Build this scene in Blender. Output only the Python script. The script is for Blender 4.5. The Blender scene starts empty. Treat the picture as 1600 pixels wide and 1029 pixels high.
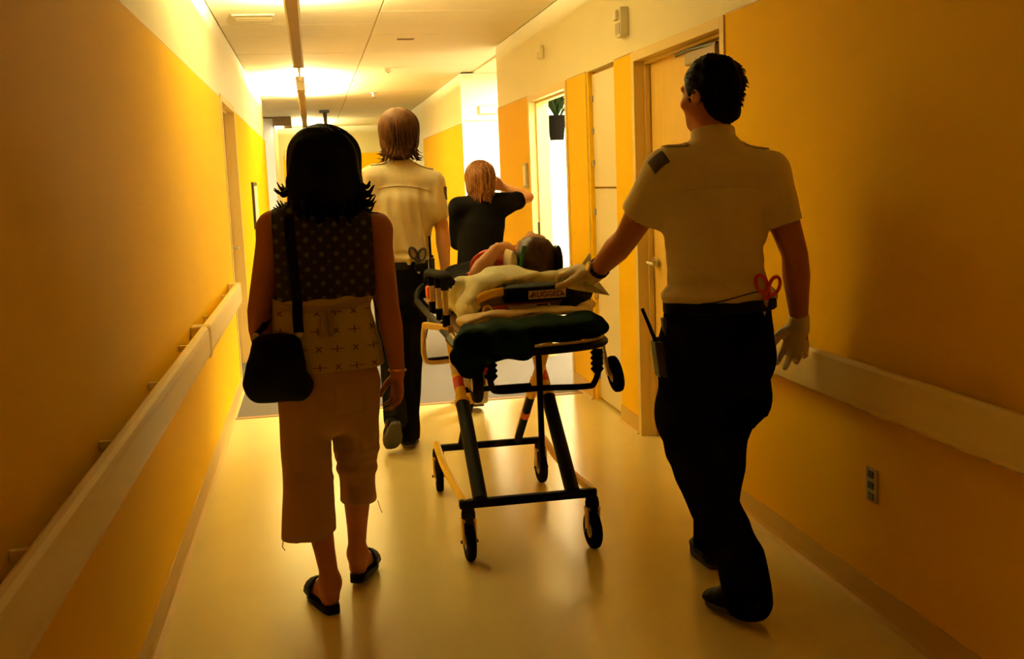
import bpy, bmesh, math, random
import numpy as np
from mathutils import Vector, Matrix
from mathutils.bvhtree import BVHTree
random.seed(7)
SC = bpy.context.scene
COL = SC.collection

# ------------------------------------------------------------------ camera, world, lights, exposure
RX = Vector((0.98249430, -0.06365686, 0.17507930))   # corridor axes seen from the camera (x right, y down, z forward)
RY = Vector((-0.18212638, -0.13056719, 0.97456769))
RZ = Vector((-0.03917830, -0.98939376, -0.13987511))
cam_d = bpy.data.cameras.new('camera')
cam_d.sensor_width = 36.0
cam_d.lens = 1675.8 * 36.0 / 1600.0
cam_d.clip_start = 0.05
cam = bpy.data.objects.new('camera', cam_d)
COL.objects.link(cam)
right = Vector((RX.x, RY.x, RZ.x)); down = Vector((RX.y, RY.y, RZ.y)); fwd = Vector((RX.z, RY.z, RZ.z))
m3 = Matrix((right, -down, -fwd)).transposed()
cam.matrix_world = Matrix.Translation((0, 0, 1.49)) @ m3.to_4x4()
SC.camera = cam

world = bpy.data.worlds.new('world'); SC.world = world
world.use_nodes = True
world.node_tree.nodes['Background'].inputs[0].default_value = (0.9, 0.55, 0.2, 1)
world.node_tree.nodes['Background'].inputs[1].default_value = 0.0

vs = SC.view_settings
vs.view_transform = 'Standard'; vs.look = 'None'; vs.gamma = 1.0; vs.use_curve_mapping = False
vs.exposure = 0.42
SC.cycles.use_denoising = True
SC.cycles.max_bounces = 8
SC.cycles.diffuse_bounces = 5
SC.cycles.adaptive_threshold = 0.02
SC.cycles.glossy_bounces = 4
SC.cycles.sample_clamp_indirect = 6.0
SC.cycles.caustics_reflective = False
SC.cycles.caustics_refractive = False

WARM = (1.0, 0.88, 0.42)
# lamp strengths (the lamps themselves are built further down, each with its own light)
P_UP_NEAR, P_UP_MID, P_UP_FAR = 210, 200, 150
P_ROOM, P_SIDE, P_FILL_BEHIND, P_LEFTSIDE = 210, 190, 3, 80

def area_light(name, loc, size, power, color, direction, parent=None):
    l = bpy.data.lights.new(name, 'AREA'); l.shape = 'RECTANGLE'
    l.size, l.size_y = size; l.energy = power; l.color = color
    o = bpy.data.objects.new(name, l); COL.objects.link(o)
    o.rotation_euler = Vector(direction).to_track_quat('-Z', 'Y').to_euler()
    o.location = loc
    if parent:
        o.parent = parent; o.location = Vector(loc) - parent.location
    return o

# ------------------------------------------------------------------ materials
MATS = {}
def mat(name, col, rough=0.6, metal=0.0, var=0.06, scale=8.0, bump=0.0, bscale=60.0, emit=0.0, spec=0.5, stretch=(1, 1, 1), coat=0.0, sheen=0.0, contrast=0.0):
    if name in MATS: return MATS[name]
    m = bpy.data.materials.new(name); m.use_nodes = True
    nt = m.node_tree; b = nt.nodes['Principled BSDF']
    b.inputs['Roughness'].default_value = rough
    b.inputs['Metallic'].default_value = metal
    b.inputs['Specular IOR Level'].default_value = spec
    b.inputs['Coat Weight'].default_value = coat
    b.inputs['Sheen Weight'].default_value = sheen
    tc = nt.nodes.new('ShaderNodeTexCoord')
    mp = nt.nodes.new('ShaderNodeMapping'); mp.inputs['Scale'].default_value = stretch
    nt.links.new(tc.outputs['Object'], mp.inputs['Vector'])
    nz = nt.nodes.new('ShaderNodeTexNoise'); nz.inputs['Scale'].default_value = scale; nz.inputs['Detail'].default_value = 4
    nt.links.new(mp.outputs['Vector'], nz.inputs['Vector'])
    mx = nt.nodes.new('ShaderNodeMix'); mx.data_type = 'RGBA'
    mx.inputs[6].default_value = tuple(min(1, c * (1 - var)) for c in col) + (1,)
    mx.inputs[7].default_value = tuple(min(1, c * (1 + var)) for c in col) + (1,)
    if contrast > 0:
        mr = nt.nodes.new('ShaderNodeMapRange'); mr.inputs[1].default_value = 0.5 - contrast; mr.inputs[2].default_value = 0.5 + contrast
        nt.links.new(nz.outputs['Fac'], mr.inputs[0]); nt.links.new(mr.outputs[0], mx.inputs[0])
    else: nt.links.new(nz.outputs['Fac'], mx.inputs[0])
    nt.links.new(mx.outputs[2], b.inputs['Base Color'])
    if bump > 0:
        n2 = nt.nodes.new('ShaderNodeTexNoise'); n2.inputs['Scale'].default_value = bscale; n2.inputs['Detail'].default_value = 3
        nt.links.new(mp.outputs['Vector'], n2.inputs['Vector'])
        bp = nt.nodes.new('ShaderNodeBump'); bp.inputs['Strength'].default_value = bump; bp.inputs['Distance'].default_value = 0.01
        nt.links.new(n2.outputs['Fac'], bp.inputs['Height'])
        nt.links.new(bp.outputs['Normal'], b.inputs['Normal'])
    if emit > 0:
        nt.links.new(mx.outputs[2], b.inputs['Emission Color'])
        b.inputs['Emission Strength'].default_value = emit
    MATS[name] = m
    return m

mat('cream_paint', (0.84, 0.78, 0.56), 0.55, scale=3, var=0.03, bump=0.05, bscale=120)
mat('yellow_paint', (0.90, 0.55, 0.003), 0.6, scale=2.5, var=0.04, bump=0.06, bscale=90, spec=0.05)
mat('ceiling_paint', (0.80, 0.70, 0.46), 0.85, scale=40, var=0.05, bump=0.1, bscale=300)
mat('ceiling_grid', (0.52, 0.38, 0.18), 0.6)
mat('vinyl', (0.84, 0.72, 0.32), 0.22, scale=1.6, var=0.10, bump=0.02, bscale=4, spec=0.6)
mat('carpet', (0.105, 0.088, 0.068), 0.9, scale=60, var=0.25, bump=0.25, bscale=300)
mat('base_vinyl', (0.62, 0.41, 0.10), 0.5, var=0.04, spec=0.2)
mat('rail_cream', (0.82, 0.63, 0.25), 0.45, var=0.03, spec=0.25)
mat('frame_paint', (0.76, 0.58, 0.22), 0.45, var=0.03, spec=0.25)
mat('door_wood', (0.80, 0.53, 0.11), 0.5, spec=0.2, var=0.10, scale=5, stretch=(8, 8, 0.6))
mat('cabinet_white', (0.78, 0.68, 0.45), 0.4, var=0.02)
mat('white_wall', (0.88, 0.84, 0.70), 0.6, var=0.02)
mat('dark_metal', (0.045, 0.04, 0.035), 0.4, 0.6, var=0.15)
mat('steel', (0.55, 0.52, 0.47), 0.3, 0.9, var=0.1)
mat('fixture_brown', (0.24, 0.15, 0.05), 0.5, var=0.05)
mat('tube_lit', (1.0, 0.86, 0.55), 0.5, emit=14.0, var=0.01)
mat('tube_fill', (1.0, 0.66, 0.24), 0.5, emit=2.0, var=0.01)  # glow of the added fill lamp behind the camera
mat('panel_lit', (1.0, 0.94, 0.80), 0.5, emit=7.0, var=0.01)
mat('white_plastic', (0.78, 0.72, 0.58), 0.4, var=0.03)
mat('grey_plastic', (0.42, 0.36, 0.28), 0.45, var=0.04)
mat('black_plastic', (0.018, 0.016, 0.015), 0.42, var=0.2)
mat('black_rubber', (0.004, 0.0035, 0.003), 0.85, spec=0.02, var=0.2, bump=0.1)
mat('black_tube', (0.0055, 0.0045, 0.0035), 0.5, 0.0, var=0.2, spec=0.03)
mat('yellow_tube', (0.95, 0.60, 0.01), 0.4, var=0.05, spec=0.15)
mat('red_plastic', (0.62, 0.03, 0.015), 0.35, var=0.06)
mat('green_cloth', (0.003, 0.0085, 0.0035), 0.95, spec=0.02, var=0.25, bump=0.3, bscale=40)
mat('sheet_white', (0.84, 0.86, 0.68), 0.8, var=0.03, bump=0.1, bscale=25)
mat('sheet_cream', (0.78, 0.64, 0.42), 0.8, var=0.05, bump=0.15, bscale=25)
mat('green_strap', (0.01, 0.17, 0.06), 0.6, var=0.2)
mat('red_cloth', (0.55, 0.06, 0.03), 0.7, var=0.1)
mat('grey_underside', (0.30, 0.20, 0.12), 0.5, var=0.15)
mat('skin_tan', (0.40, 0.140, 0.05), 0.55, spec=0.2, var=0.08, scale=14)
mat('skin_light', (0.60, 0.29, 0.13), 0.55, spec=0.25, var=0.07, scale=14)
mat('hair_black', (0.0032, 0.0024, 0.0018), 0.6, var=0.3, scale=60, stretch=(6, 6, 0.5), spec=0.02)
mat('hair_brown', (0.050, 0.019, 0.006), 0.55, var=0.7, scale=24, stretch=(7, 7, 0.4), spec=0.05, contrast=0.15)
mat('hair_blond', (0.12, 0.048, 0.015), 0.55, var=0.8, scale=18, stretch=(7, 7, 0.4), spec=0.05, contrast=0.15)
mat('hair_dark_brown', (0.05, 0.02, 0.008), 0.6, var=0.5, scale=40, spec=0.15, contrast=0.2)
mat('shirt_cream', (0.74, 0.65, 0.46), 0.85, spec=0.15, var=0.03, bump=0.08, bscale=40)
mat('trouser_black', (0.0028, 0.0024, 0.002), 0.95, spec=0.01, var=0.2, bump=0.2, bscale=30)
mat('trouser_khaki', (0.42, 0.24, 0.10), 0.9, spec=0.1, var=0.08, bump=0.2, bscale=30)
mat('trouser_grey', (0.30, 0.26, 0.21), 0.85, var=0.08, bump=0.2, bscale=30)
mat('scrub_black', (0.0020, 0.0017, 0.0016), 0.95, spec=0.02, var=0.2, bump=0.1)
mat('leather_black', (0.0035, 0.003, 0.0025), 0.6, spec=0.05, var=0.3, bump=0.15, bscale=80)
mat('sole_dark', (0.035, 0.024, 0.016), 0.8, var=0.2)
mat('glove_latex', (0.66, 0.55, 0.36), 0.55, var=0.04, bump=0.1, bscale=50)
mat('paper_white', (0.80, 0.72, 0.52), 0.7, var=0.03)
mat('eye_white', (0.8, 0.75, 0.7), 0.2)
mat('leaf', (0.008, 0.014, 0.003), 0.7, var=0.3, spec=0.05)
mat('pot_dark', (0.004, 0.003, 0.002), 0.8, var=0.2, spec=0.02)
mat('label_cream', (0.75, 0.55, 0.33), 0.5, var=0.03)
mat('label_ink', (0.16, 0.03, 0.015), 0.5, var=0.05)
mat('brown_strip', (0.34, 0.18, 0.06), 0.5, var=0.1)
mat('gold', (0.8, 0.55, 0.2), 0.25, 1.0)
mat('patch_dark', (0.06, 0.045, 0.03), 0.8, var=0.5, scale=160)

# ------------------------------------------------------------------ object helpers
def empty(name, loc, label=None, cat=None, group=None):
    o = bpy.data.objects.new(name, None); COL.objects.link(o); o.location = loc
    o.empty_display_size = 0.1
    if label: o['label'] = label
    if cat: o['category'] = cat
    if group: o['group'] = group
    return o
def tag(o, label=None, cat=None, group=None, kind=None):
    if label: o['label'] = label
    if cat: o['category'] = cat
    if group: o['group'] = group
    if kind: o['kind'] = kind
    return o
def root_loc(p):
    v = Vector((0, 0, 0))
    while p: v = v + p.location; p = p.parent
    return v
def link(name, me, m, parent=None, origin=None):
    o = bpy.data.objects.new(name, me); COL.objects.link(o)
    if m: me.materials.append(MATS[m])
    off = root_loc(parent) if parent else Vector((0, 0, 0))
    if origin is not None and not parent: off = Vector(origin); o.location = off
    if off.length > 0: me.transform(Matrix.Translation(-off))
    if parent: o.parent = parent
    return o
def smooth(me, on=True):
    me.polygons.foreach_set('use_smooth', [on] * len(me.polygons))

class MB:                                   # collects world-space shapes for ONE mesh
    def __init__(s): s.v = []; s.f = []; s.sm = []
    def add(s, vs, fs, sm=False):
        n = len(s.v); s.v += [tuple(v) for v in vs]; s.f += [tuple(i + n for i in f) for f in fs]; s.sm += [sm] * len(fs)
        return s
    def box(s, x0, x1, y0, y1, z0, z1, bev=0.0):
        if bev <= 0:
            vs = [(x, y, z) for x in (x0, x1) for y in (y0, y1) for z in (z0, z1)]
            return s.add(vs, [(0, 1, 3, 2), (4, 6, 7, 5), (0, 4, 5, 1), (2, 3, 7, 6), (0, 2, 6, 4), (1, 5, 7, 3)])
        bm = bmesh.new(); bmesh.ops.create_cube(bm, size=1.0)
        for v in bm.verts:
            v.co = Vector(((x0 + x1) / 2 + v.co.x * (x1 - x0), (y0 + y1) / 2 + v.co.y * (y1 - y0), (z0 + z1) / 2 + v.co.z * (z1 - z0)))
        bmesh.ops.bevel(bm, geom=bm.edges[:], offset=bev, segments=2, profile=0.5, affect='EDGES')
        return s.bm(bm)
    def bm(s, bm, sm=False):
        bm.verts.index_update()
        s.add([v.co.copy() for v in bm.verts], [[v.index for v in f.verts] for f in bm.faces], sm); bm.free(); return s
    def obox(s, c, ax, ay, az, hx, hy, hz, bev=0.0):      # oriented box
        bm = bmesh.new(); bmesh.ops.create_cube(bm, size=2.0)
        ax, ay, az = Vector(ax).normalized(), Vector(ay).normalized(), Vector(az).normalized()
        for v in bm.verts: v.co = Vector((v.co.x * hx, v.co.y * hy, v.co.z * hz))
        if bev > 0: bmesh.ops.bevel(bm, geom=bm.edges[:], offset=bev, segments=2, profile=0.5, affect='EDGES')
        for v in bm.verts: v.co = Vector(c) + ax * v.co.x + ay * v.co.y + az * v.co.z
        return s.bm(bm)
    def tube(s, pts, r, n=10, r2=None, caps=True, flat=None):  # polyline tube, radius list or number
        pts = [Vector(p) for p in pts]; k = len(pts)
        rs = r if isinstance(r, (list, tuple)) else [r] * k
        rs2 = r2 if r2 is not None else rs
        if not isinstance(rs2, (list, tuple)): rs2 = [rs2] * k
        up = Vector(flat) if flat else None
        vs, fs = [], []
        prev = None
        for i, p in enumerate(pts):
            d = (pts[min(i + 1, k - 1)] - pts[max(i - 1, 0)]).normalized()
            if up is not None: a = (up - d * up.dot(d)).normalized()
            elif prev is None:
                a = d.orthogonal().normalized()
            else:
                a = (prev - d * prev.dot(d)).normalized()
            prev = a; b = d.cross(a)
            for j in range(n):
                t = 2 * math.pi * j / n
                vs.append(p + a * math.cos(t) * rs[i] + b * math.sin(t) * rs2[i])
        for i in range(k - 1):
            for j in range(n):
                fs.append((i * n + j, i * n + (j + 1) % n, (i + 1) * n + (j + 1) % n, (i + 1) * n + j))
        if caps:
            fs.append(tuple(range(n - 1, -1, -1))); fs.append(tuple((k - 1) * n + j for j in range(n)))
        return s.add(vs, fs, True)
    def lathe(s, c, axis, prof, n=24):       # prof: list of (r, h) along axis
        axis = Vector(axis).normalized(); a = axis.orthogonal().normalized(); b = axis.cross(a); c = Vector(c)
        vs, fs = [], []
        for r, h in prof:
            for j in range(n):
                t = 2 * math.pi * j / n
                vs.append(c + axis * h + (a * math.cos(t) + b * math.sin(t)) * max(r, 1e-5))
        for i in range(len(prof) - 1):
            for j in range(n):
                fs.append((i * n + j, i * n + (j + 1) % n, (i + 1) * n + (j + 1) % n, (i + 1) * n + j))
        fs.append(tuple(range(n - 1, -1, -1))); fs.append(tuple((len(prof) - 1) * n + j for j in range(n)))
        return s.add(vs, fs, True)
    def grid(s, pts, nu, nv, thick=None, sm=True):
        fs = [(i * nv + j, i * nv + j + 1, (i + 1) * nv + j + 1, (i + 1) * nv + j) for i in range(nu - 1) for j in range(nv - 1)]
        return s.add(pts, fs, sm)
    def build(s, name, m, parent=None, origin=None, solid=0.0, sub=0):
        me = bpy.data.meshes.new(name); me.from_pydata(s.v, [], s.f)
        me.polygons.foreach_set('use_smooth', s.sm)
        bm = bmesh.new(); bm.from_mesh(me); bmesh.ops.recalc_face_normals(bm, faces=bm.faces[:]); bm.to_mesh(me); bm.free()
        me.update()
        if any(s.sm):
            try: me.set_sharp_from_angle(angle=math.radians(40))
            except Exception: pass
        o = link(name, me, m, parent, origin)
        if solid > 0:
            md = o.modifiers.new('thick', 'SOLIDIFY'); md.thickness = solid; md.offset = 0
        if sub > 0:
            md = o.modifiers.new('sub', 'SUBSURF'); md.levels = sub; md.render_levels = sub
        return o
def struct(o): o['kind'] = 'structure'; return o
def curve_pts(pts, n=6):                     # Catmull-Rom through pts
    P = [Vector(p) for p in pts]; P = [2 * P[0] - P[1]] + P + [2 * P[-1] - P[-2]]
    out = []
    for i in range(1, len(P) - 2):
        for k in range(n):
            t = k / n
            out.append(0.5 * ((2 * P[i]) + (P[i + 1] - P[i - 1]) * t + (2 * P[i - 1] - 5 * P[i] + 4 * P[i + 1] - P[i + 2]) * t * t + (3 * P[i] - P[i - 1] - 3 * P[i + 1] + P[i + 2]) * t ** 3))
    out.append(P[-2]); return out

# ------------------------------------------------------------------ implicit surfaces (limbs, clothes, hair, bedding)
class Vol:
    def __init__(s, lo, hi, h):
        s.lo = np.array(lo, np.float32); s.h = h
        s.n = np.ceil((np.array(hi) - np.array(lo)) / h).astype(int) + 1
        s.ax = [(s.lo[i] + h * np.arange(s.n[i])).astype(np.float32) for i in range(3)]
        s.F = np.full(s.n, 0.3, np.float32)
    def sl(s, lo, hi):
        r = []
        for i in range(3):
            a = int(max(0, math.floor((lo[i] - s.lo[i]) / s.h))); b = int(min(s.n[i], math.ceil((hi[i] - s.lo[i]) / s.h) + 1))
            r.append(slice(a, max(a, b)))
        return tuple(r)
    def xyz(s, sl=None):
        sl = sl or (slice(None),) * 3
        return s.ax[0][sl[0]][:, None, None], s.ax[1][sl[1]][None, :, None], s.ax[2][sl[2]][None, None, :]
    def _comb(s, sl, d, k, mode):
        A = s.F[sl]
        if mode == 'add':
            if k > 0:
                hh = np.maximum(k - np.abs(A - d), 0) / k
                s.F[sl] = np.minimum(A, d) - hh * hh * k * 0.25
            else: s.F[sl] = np.minimum(A, d)
        else:
            if k > 0:
                hh = np.maximum(k - np.abs(A + d), 0) / k
                s.F[sl] = np.maximum(A, -d) + hh * hh * k * 0.25
            else: s.F[sl] = np.maximum(A, -d)
    def chain(s, pts, rx, ry=None, lat=(1, 0, 0), k=0.02, mode='add'):
        pts = [np.array(p, np.float32) for p in pts]; n = len(pts)
        rx = list(rx) if isinstance(rx, (list, tuple)) else [rx] * n
        ry = rx if ry is None else (list(ry) if isinstance(ry, (list, tuple)) else [ry] * n)
        lat = np.array(lat, np.float32)
        D = None
        mg = max(max(rx), max(ry)) + k + 3 * s.h
        sl = s.sl(np.min(pts, 0) - mg, np.max(pts, 0) + mg)
        if any(q.stop <= q.start for q in sl): return s
        X, Y, Z = s.xyz(sl)
        D = np.full([q.stop - q.start for q in sl], 0.3, np.float32)
        for i in range(n - 1):
            a, b = pts[i], pts[i + 1]; m = max(rx[i], rx[i + 1], ry[i], ry[i + 1]) + k + 3 * s.h
            q = s.sl(np.minimum(a, b) - m, np.maximum(a, b) + m)
            q2 = tuple(slice(max(q[j].start, sl[j].start) - sl[j].start, min(q[j].stop, sl[j].stop) - sl[j].start) for j in range(3))
            x, y, z = X[q2[0], :, :], Y[:, q2[1], :], Z[:, :, q2[2]]
            ab = b - a; L2 = float(ab @ ab); L = math.sqrt(L2)
            if L < 1e-6: continue
            ax = ab / L
            l = lat - ax * (lat @ ax)
            if np.linalg.norm(l) < 1e-3: l = np.array([0, 1, 0], np.float32) - ax * ax[1]
            l = l / np.linalg.norm(l); f = np.cross(ax, l)
            px, py, pz = x - a[0], y - a[1], z - a[2]
            w = px * ax[0] + py * ax[1] + pz * ax[2]
            u = px * l[0] + py * l[1] + pz * l[2]
            v = px * f[0] + py * f[1] + pz * f[2]
            t = np.clip(w / L, 0, 1)
            Rx = rx[i] + (rx[i + 1] - rx[i]) * t; Ry = ry[i] + (ry[i + 1] - ry[i]) * t
            mn = np.minimum(Rx, Ry); ww = w - t * L
            d = (np.sqrt((u / Rx) ** 2 + (v / Ry) ** 2 + (ww / mn) ** 2) - 1) * mn
            D[q2] = np.minimum(D[q2], d)
        s._comb(sl, D, k, mode); return s
    def ell(s, c, r, rot=None, k=0.02, mode='add'):       # ellipsoid; rot: 3 row axes
        c = np.array(c, np.float32); mg = max(r) + k + 3 * s.h
        sl = s.sl(c - mg, c + mg)
        if any(q.stop <= q.start for q in sl): return s
        X, Y, Z = s.xyz(sl); x, y, z = X - c[0], Y - c[1], Z - c[2]
        if rot is None: u, v, w = x, y, z
        else: u, v, w = [x * a[0] + y * a[1] + z * a[2] for a in rot]
        kk = np.sqrt((u / r[0]) ** 2 + (v / r[1]) ** 2 + (w / r[2]) ** 2)
        g = np.sqrt((u / r[0] ** 2) ** 2 + (v / r[1] ** 2) ** 2 + (w / r[2] ** 2) ** 2) + 1e-6
        s._comb(sl, np.clip(kk * (kk - 1) / g, -0.2, 0.25).astype(np.float32), k, mode); return s
    def cut(s, p, n, k=0.0):                              # keep the side the normal points away from
        n = np.array(n, float); n /= np.linalg.norm(n)
        X, Y, Z = s.xyz(); d = ((X - p[0]) * n[0] + (Y - p[1]) * n[1] + (Z - p[2]) * n[2]).astype(np.float32)
        if k > 0:
            hh = np.maximum(k - np.abs(s.F - d), 0) / k; s.F = np.maximum(s.F, d) + hh * hh * k * 0.25
        else: s.F = np.maximum(s.F, d)
        return s
    def folds(s, amp, freq=(20, 20, 20), seed=1, n=5, warp=1.2, mask=None):
        rng = np.random.RandomState(seed); X, Y, Z = s.xyz(); T = 0
        fr = np.array(freq)
        for i in range(n):
            k = rng.normal(size=3) * fr; m = rng.normal(size=3) * 9; ph = rng.rand(2) * 6.28
            T = T + np.sin(X * k[0] + Y * k[1] + Z * k[2] + ph[0] + warp * np.sin(X * m[0] + Y * m[1] + Z * m[2] + ph[1])) / math.sqrt(n)
        T = T * amp
        if mask is not None: T = T * mask(X, Y, Z)
        s.F = (s.F + T).astype(np.float32); return s
    def mesh(s):
        F = s.F.copy()
        F[0], F[-1], F[:, 0], F[:, -1], F[:, :, 0], F[:, :, -1] = (0.3,) * 6
        S = F < 0
        nx, ny, nz = s.n
        c = np.zeros((nx - 1, ny - 1, nz - 1), np.uint8)
        for i in (0, 1):
            for j in (0, 1):
                for k in (0, 1): c += S[i:nx - 1 + i, j:ny - 1 + j, k:nz - 1 + k]
        act = (c > 0) & (c < 8); del c
        I = np.argwhere(act); ID = np.full(act.shape, -1, np.int32); ID[act] = np.arange(len(I))
        acc = np.zeros((len(I), 3)); cnt = np.zeros(len(I))
        cor = [(i, j, k) for i in (0, 1) for j in (0, 1) for k in (0, 1)]
        val = {q: F[I[:, 0] + q[0], I[:, 1] + q[1], I[:, 2] + q[2]] for q in cor}
        for q in cor:
            for a in range(3):
                if q[a] == 0:
                    r = list(q); r[a] = 1; r = tuple(r)
                    va, vb = val[q], val[r]; cr = (va < 0) != (vb < 0)
                    t = np.where(cr, va / np.where(cr, va - vb, 1), 0)
                    p = np.array(q, float)[None, :].repeat(len(I), 0); p[:, a] = t
                    acc[cr] += p[cr]; cnt[cr] += 1
        V = s.lo + (I + acc / cnt[:, None]) * s.h
        Q = []
        for a in range(3):
            b, d = (a + 1) % 3, (a + 2) % 3
            sa = [slice(None)] * 3; sb = [slice(None)] * 3
            sa[a] = slice(0, -1); sb[a] = slice(1, None)
            A, B = S[tuple(sa)], S[tuple(sb)]
            E = np.argwhere(A != B)
            E = E[(E[:, b] > 0) & (E[:, d] > 0) & (E[:, b] < s.n[b] - 1) & (E[:, d] < s.n[d] - 1)]
            ins = A[E[:, 0], E[:, 1], E[:, 2]]
            def g(db, dd):
                e = E.copy(); e[:, b] -= db; e[:, d] -= dd; return ID[e[:, 0], e[:, 1], e[:, 2]]
            q = np.stack([g(1, 1), g(0, 1), g(0, 0), g(1, 0)], 1)
            q[~ins] = q[~ins][:, ::-1]
            Q.append(q)
        Q = np.concatenate(Q)
        return V.astype(np.float32), Q.astype(np.int32)
    def build(s, name, m, parent=None, origin=None, extra=None, relax=1):
        V, Q = s.mesh()
        for _ in range(relax):                            # light smoothing
            acc = np.zeros_like(V); cnt = np.zeros(len(V), np.float32)
            for i in range(4):
                np.add.at(acc, Q[:, i], V[Q[:, (i + 1) % 4]] + V[Q[:, (i + 3) % 4]]); np.add.at(cnt, Q[:, i], 2)
            V = 0.5 * V + 0.5 * acc / np.maximum(cnt, 1)[:, None]
        s.V, s.Q = V, Q
        return raw_mesh(name, V, Q, m, parent, origin, extra)
def raw_mesh(name, V, Q, m, parent=None, origin=None, extra=None):
    me = bpy.data.meshes.new(name)
    if extra is not None and extra.v:
        n0 = len(V); EV = np.array([tuple(v) for v in extra.v], np.float32)
        V = np.concatenate([V, EV])
        faces = [tuple(int(i) for i in q) for q in Q] + [tuple(i + n0 for i in f) for f in extra.f]
        me.from_pydata([tuple(v) for v in V], [], faces)
    else:
        me.vertices.add(len(V)); me.vertices.foreach_set('co', V.astype(np.float32).ravel())
        me.loops.add(len(Q) * 4); me.loops.foreach_set('vertex_index', Q.ravel())
        me.polygons.add(len(Q)); me.polygons.foreach_set('loop_start', np.arange(0, len(Q) * 4, 4, dtype=np.int32))
        me.update(calc_edges=True); me.validate()
    smooth(me); me.update()
    return link(name, me, m, parent, origin)
def bvh_of(vol):
    return BVHTree.FromPolygons([Vector(v) for v in vol.V.tolist()], vol.Q.tolist())
def patch(bvh, name, m, parent, c, d, u, v, hu, hv, nu=8, nv=8, off=0.003, thick=0.003, shape=None):
    """a piece laid on a surface: grid cast along d"""
    c, d, u, v = Vector(c), Vector(d).normalized(), Vector(u).normalized(), Vector(v).normalized()
    mb = MB(); P = []; last = None
    for i in range(nu):
        for j in range(nv):
            a, b = -1 + 2 * i / (nu - 1), -1 + 2 * j / (nv - 1)
            if shape: a, b = shape(a, b)
            o = c + u * hu * a + v * hv * b - d * 0.3
            h = bvh.ray_cast(o, d, 0.8)
            p = h[0] - d * off if h[0] else (last if last else c)
            last = p; P.append(p)
    mb.grid(P, nu, nv)
    return mb.build(name, m, parent, solid=thick)
def strip_on(bvh, pts, d, w, wdir=None, off=0.003, n=10):
    """a ribbon laid on a surface along pts (returns MB)"""
    C = curve_pts(pts, n); d = Vector(d).normalized(); mb = MB(); P = []
    for i, p in enumerate(C):
        t = (C[min(i + 1, len(C) - 1)] - C[max(0, i - 1)]).normalized()
        s_ = Vector(wdir) if wdir else t.cross(d).normalized()
        for q in (-1, 0, 1):
            o = p + s_ * w * q
            h = bvh.ray_cast(o - d * 0.3, d, 0.8)
            P.append((h[0] if h[0] else o) - d * off)
    return mb.grid(P, len(C), 3)

# ------------------------------------------------------------------ the corridor shell
XL, XR, ZC, ZP = -0.612, 1.777, 2.71, 2.14
Y0, YE = -3.0, 23.3
YCARP = 7.09
struct(MB().box(-4.0, 5.0, Y0, YCARP, -0.1, 0.0).build('floor', 'vinyl'))
struct(MB().box(-4.0, 5.0, YCARP, YE, -0.1, 0.0).build('floor', 'carpet'))
struct(MB().box(XL, XR, YCARP - 0.02, YCARP + 0.03, 0.0, 0.004).build('trim_1', 'brown_strip'))

wr = MB()                                   # right wall, with its openings left free
TH = 0.16
J = 0.047                                   # room left for the door frames
def wall_seg(mb, xs, y0, y1, z0=0.0, z1=ZC):
    x0, x1 = (XR, XR + TH) if xs > 0 else (XL - TH, XL)
    mb.box(x0, x1, y0, y1, z0, z1)
D1, CAB, D2 = (4.50, 5.76), (6.18, 6.84), (7.41, 8.66)
wall_seg(wr, 1, Y0, D1[0] - J); wall_seg(wr, 1, D1[0] - J, D1[1] + J, 2.09 + J)
wall_seg(wr, 1, D1[1] + J, CAB[0]); wall_seg(wr, 1, CAB[0], CAB[1], 2.14)
wall_seg(wr, 1, CAB[1], D2[0] - J); wall_seg(wr, 1, D2[0] - J, D2[1] + J, 2.09 + J)
wall_seg(wr, 1, D2[1] + J, 10.17)
wall_right = struct(wr.build('wall_right', 'cream_paint'))
wall_right2 = struct(MB().box(XR, XR + TH, 12.81, YE, 0, ZC).build('wall_right', 'cream_paint'))
struct(MB().box(XR, 5.0, 12.65, 12.65 + TH, 0, ZC).build('wall_side_passage', 'white_wall'))
struct(MB().box(XR + TH, 5.0, 10.17 - 0.12, 10.17, 0, ZC).build('wall_side_passage', 'white_wall'))
struct(MB().box(5.0, 5.1, 9.9, 12.9, 0, ZC).build('wall_side_passage', 'white_wall'))
wl = MB()
D3 = (8.14, 9.40)
wall_seg(wl, -1, Y0, D3[0] - J); wall_seg(wl, -1, D3[0] - J, D3[1] + J, 2.12 + J); wall_seg(wl, -1, D3[1] + J, 15.75)
wall_left = struct(wl.build('wall_left', 'cream_paint'))
wall_left2 = struct(MB().box(XL - TH, XL, 20.16, YE, 0, ZC).build('wall_left', 'cream_paint'))
struct(MB().box(-3.5, XL, 20.0, 20.0 + TH, 0, ZC).build('wall_left_passage', 'white_wall'))
struct(MB().box(-3.5, XL - TH, 15.6, 15.75, 0, ZC).build('wall_left_passage', 'white_wall'))
struct(MB().box(-3.6, -3.5, 15.6, 20.2, 0, ZC).build('wall_left_passage', 'white_wall'))
wall_end = struct(MB().box(-4.0, 5.0, YE, YE + 0.1, 0, ZC).build('wall_end', 'cream_paint'))
struct(MB().box(-4.0, 5.0, Y0 - 0.1, Y0, 0, ZC).build('wall_back', 'cream_paint'))

# seams on the passage wall
wsp = bpy.data.objects['wall_side_passage']
MB().box(XR + 0.02, 2.9, 12.645, 12.651, 2.16, 2.172).build('seam', 'ceiling_grid', wsp)

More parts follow.
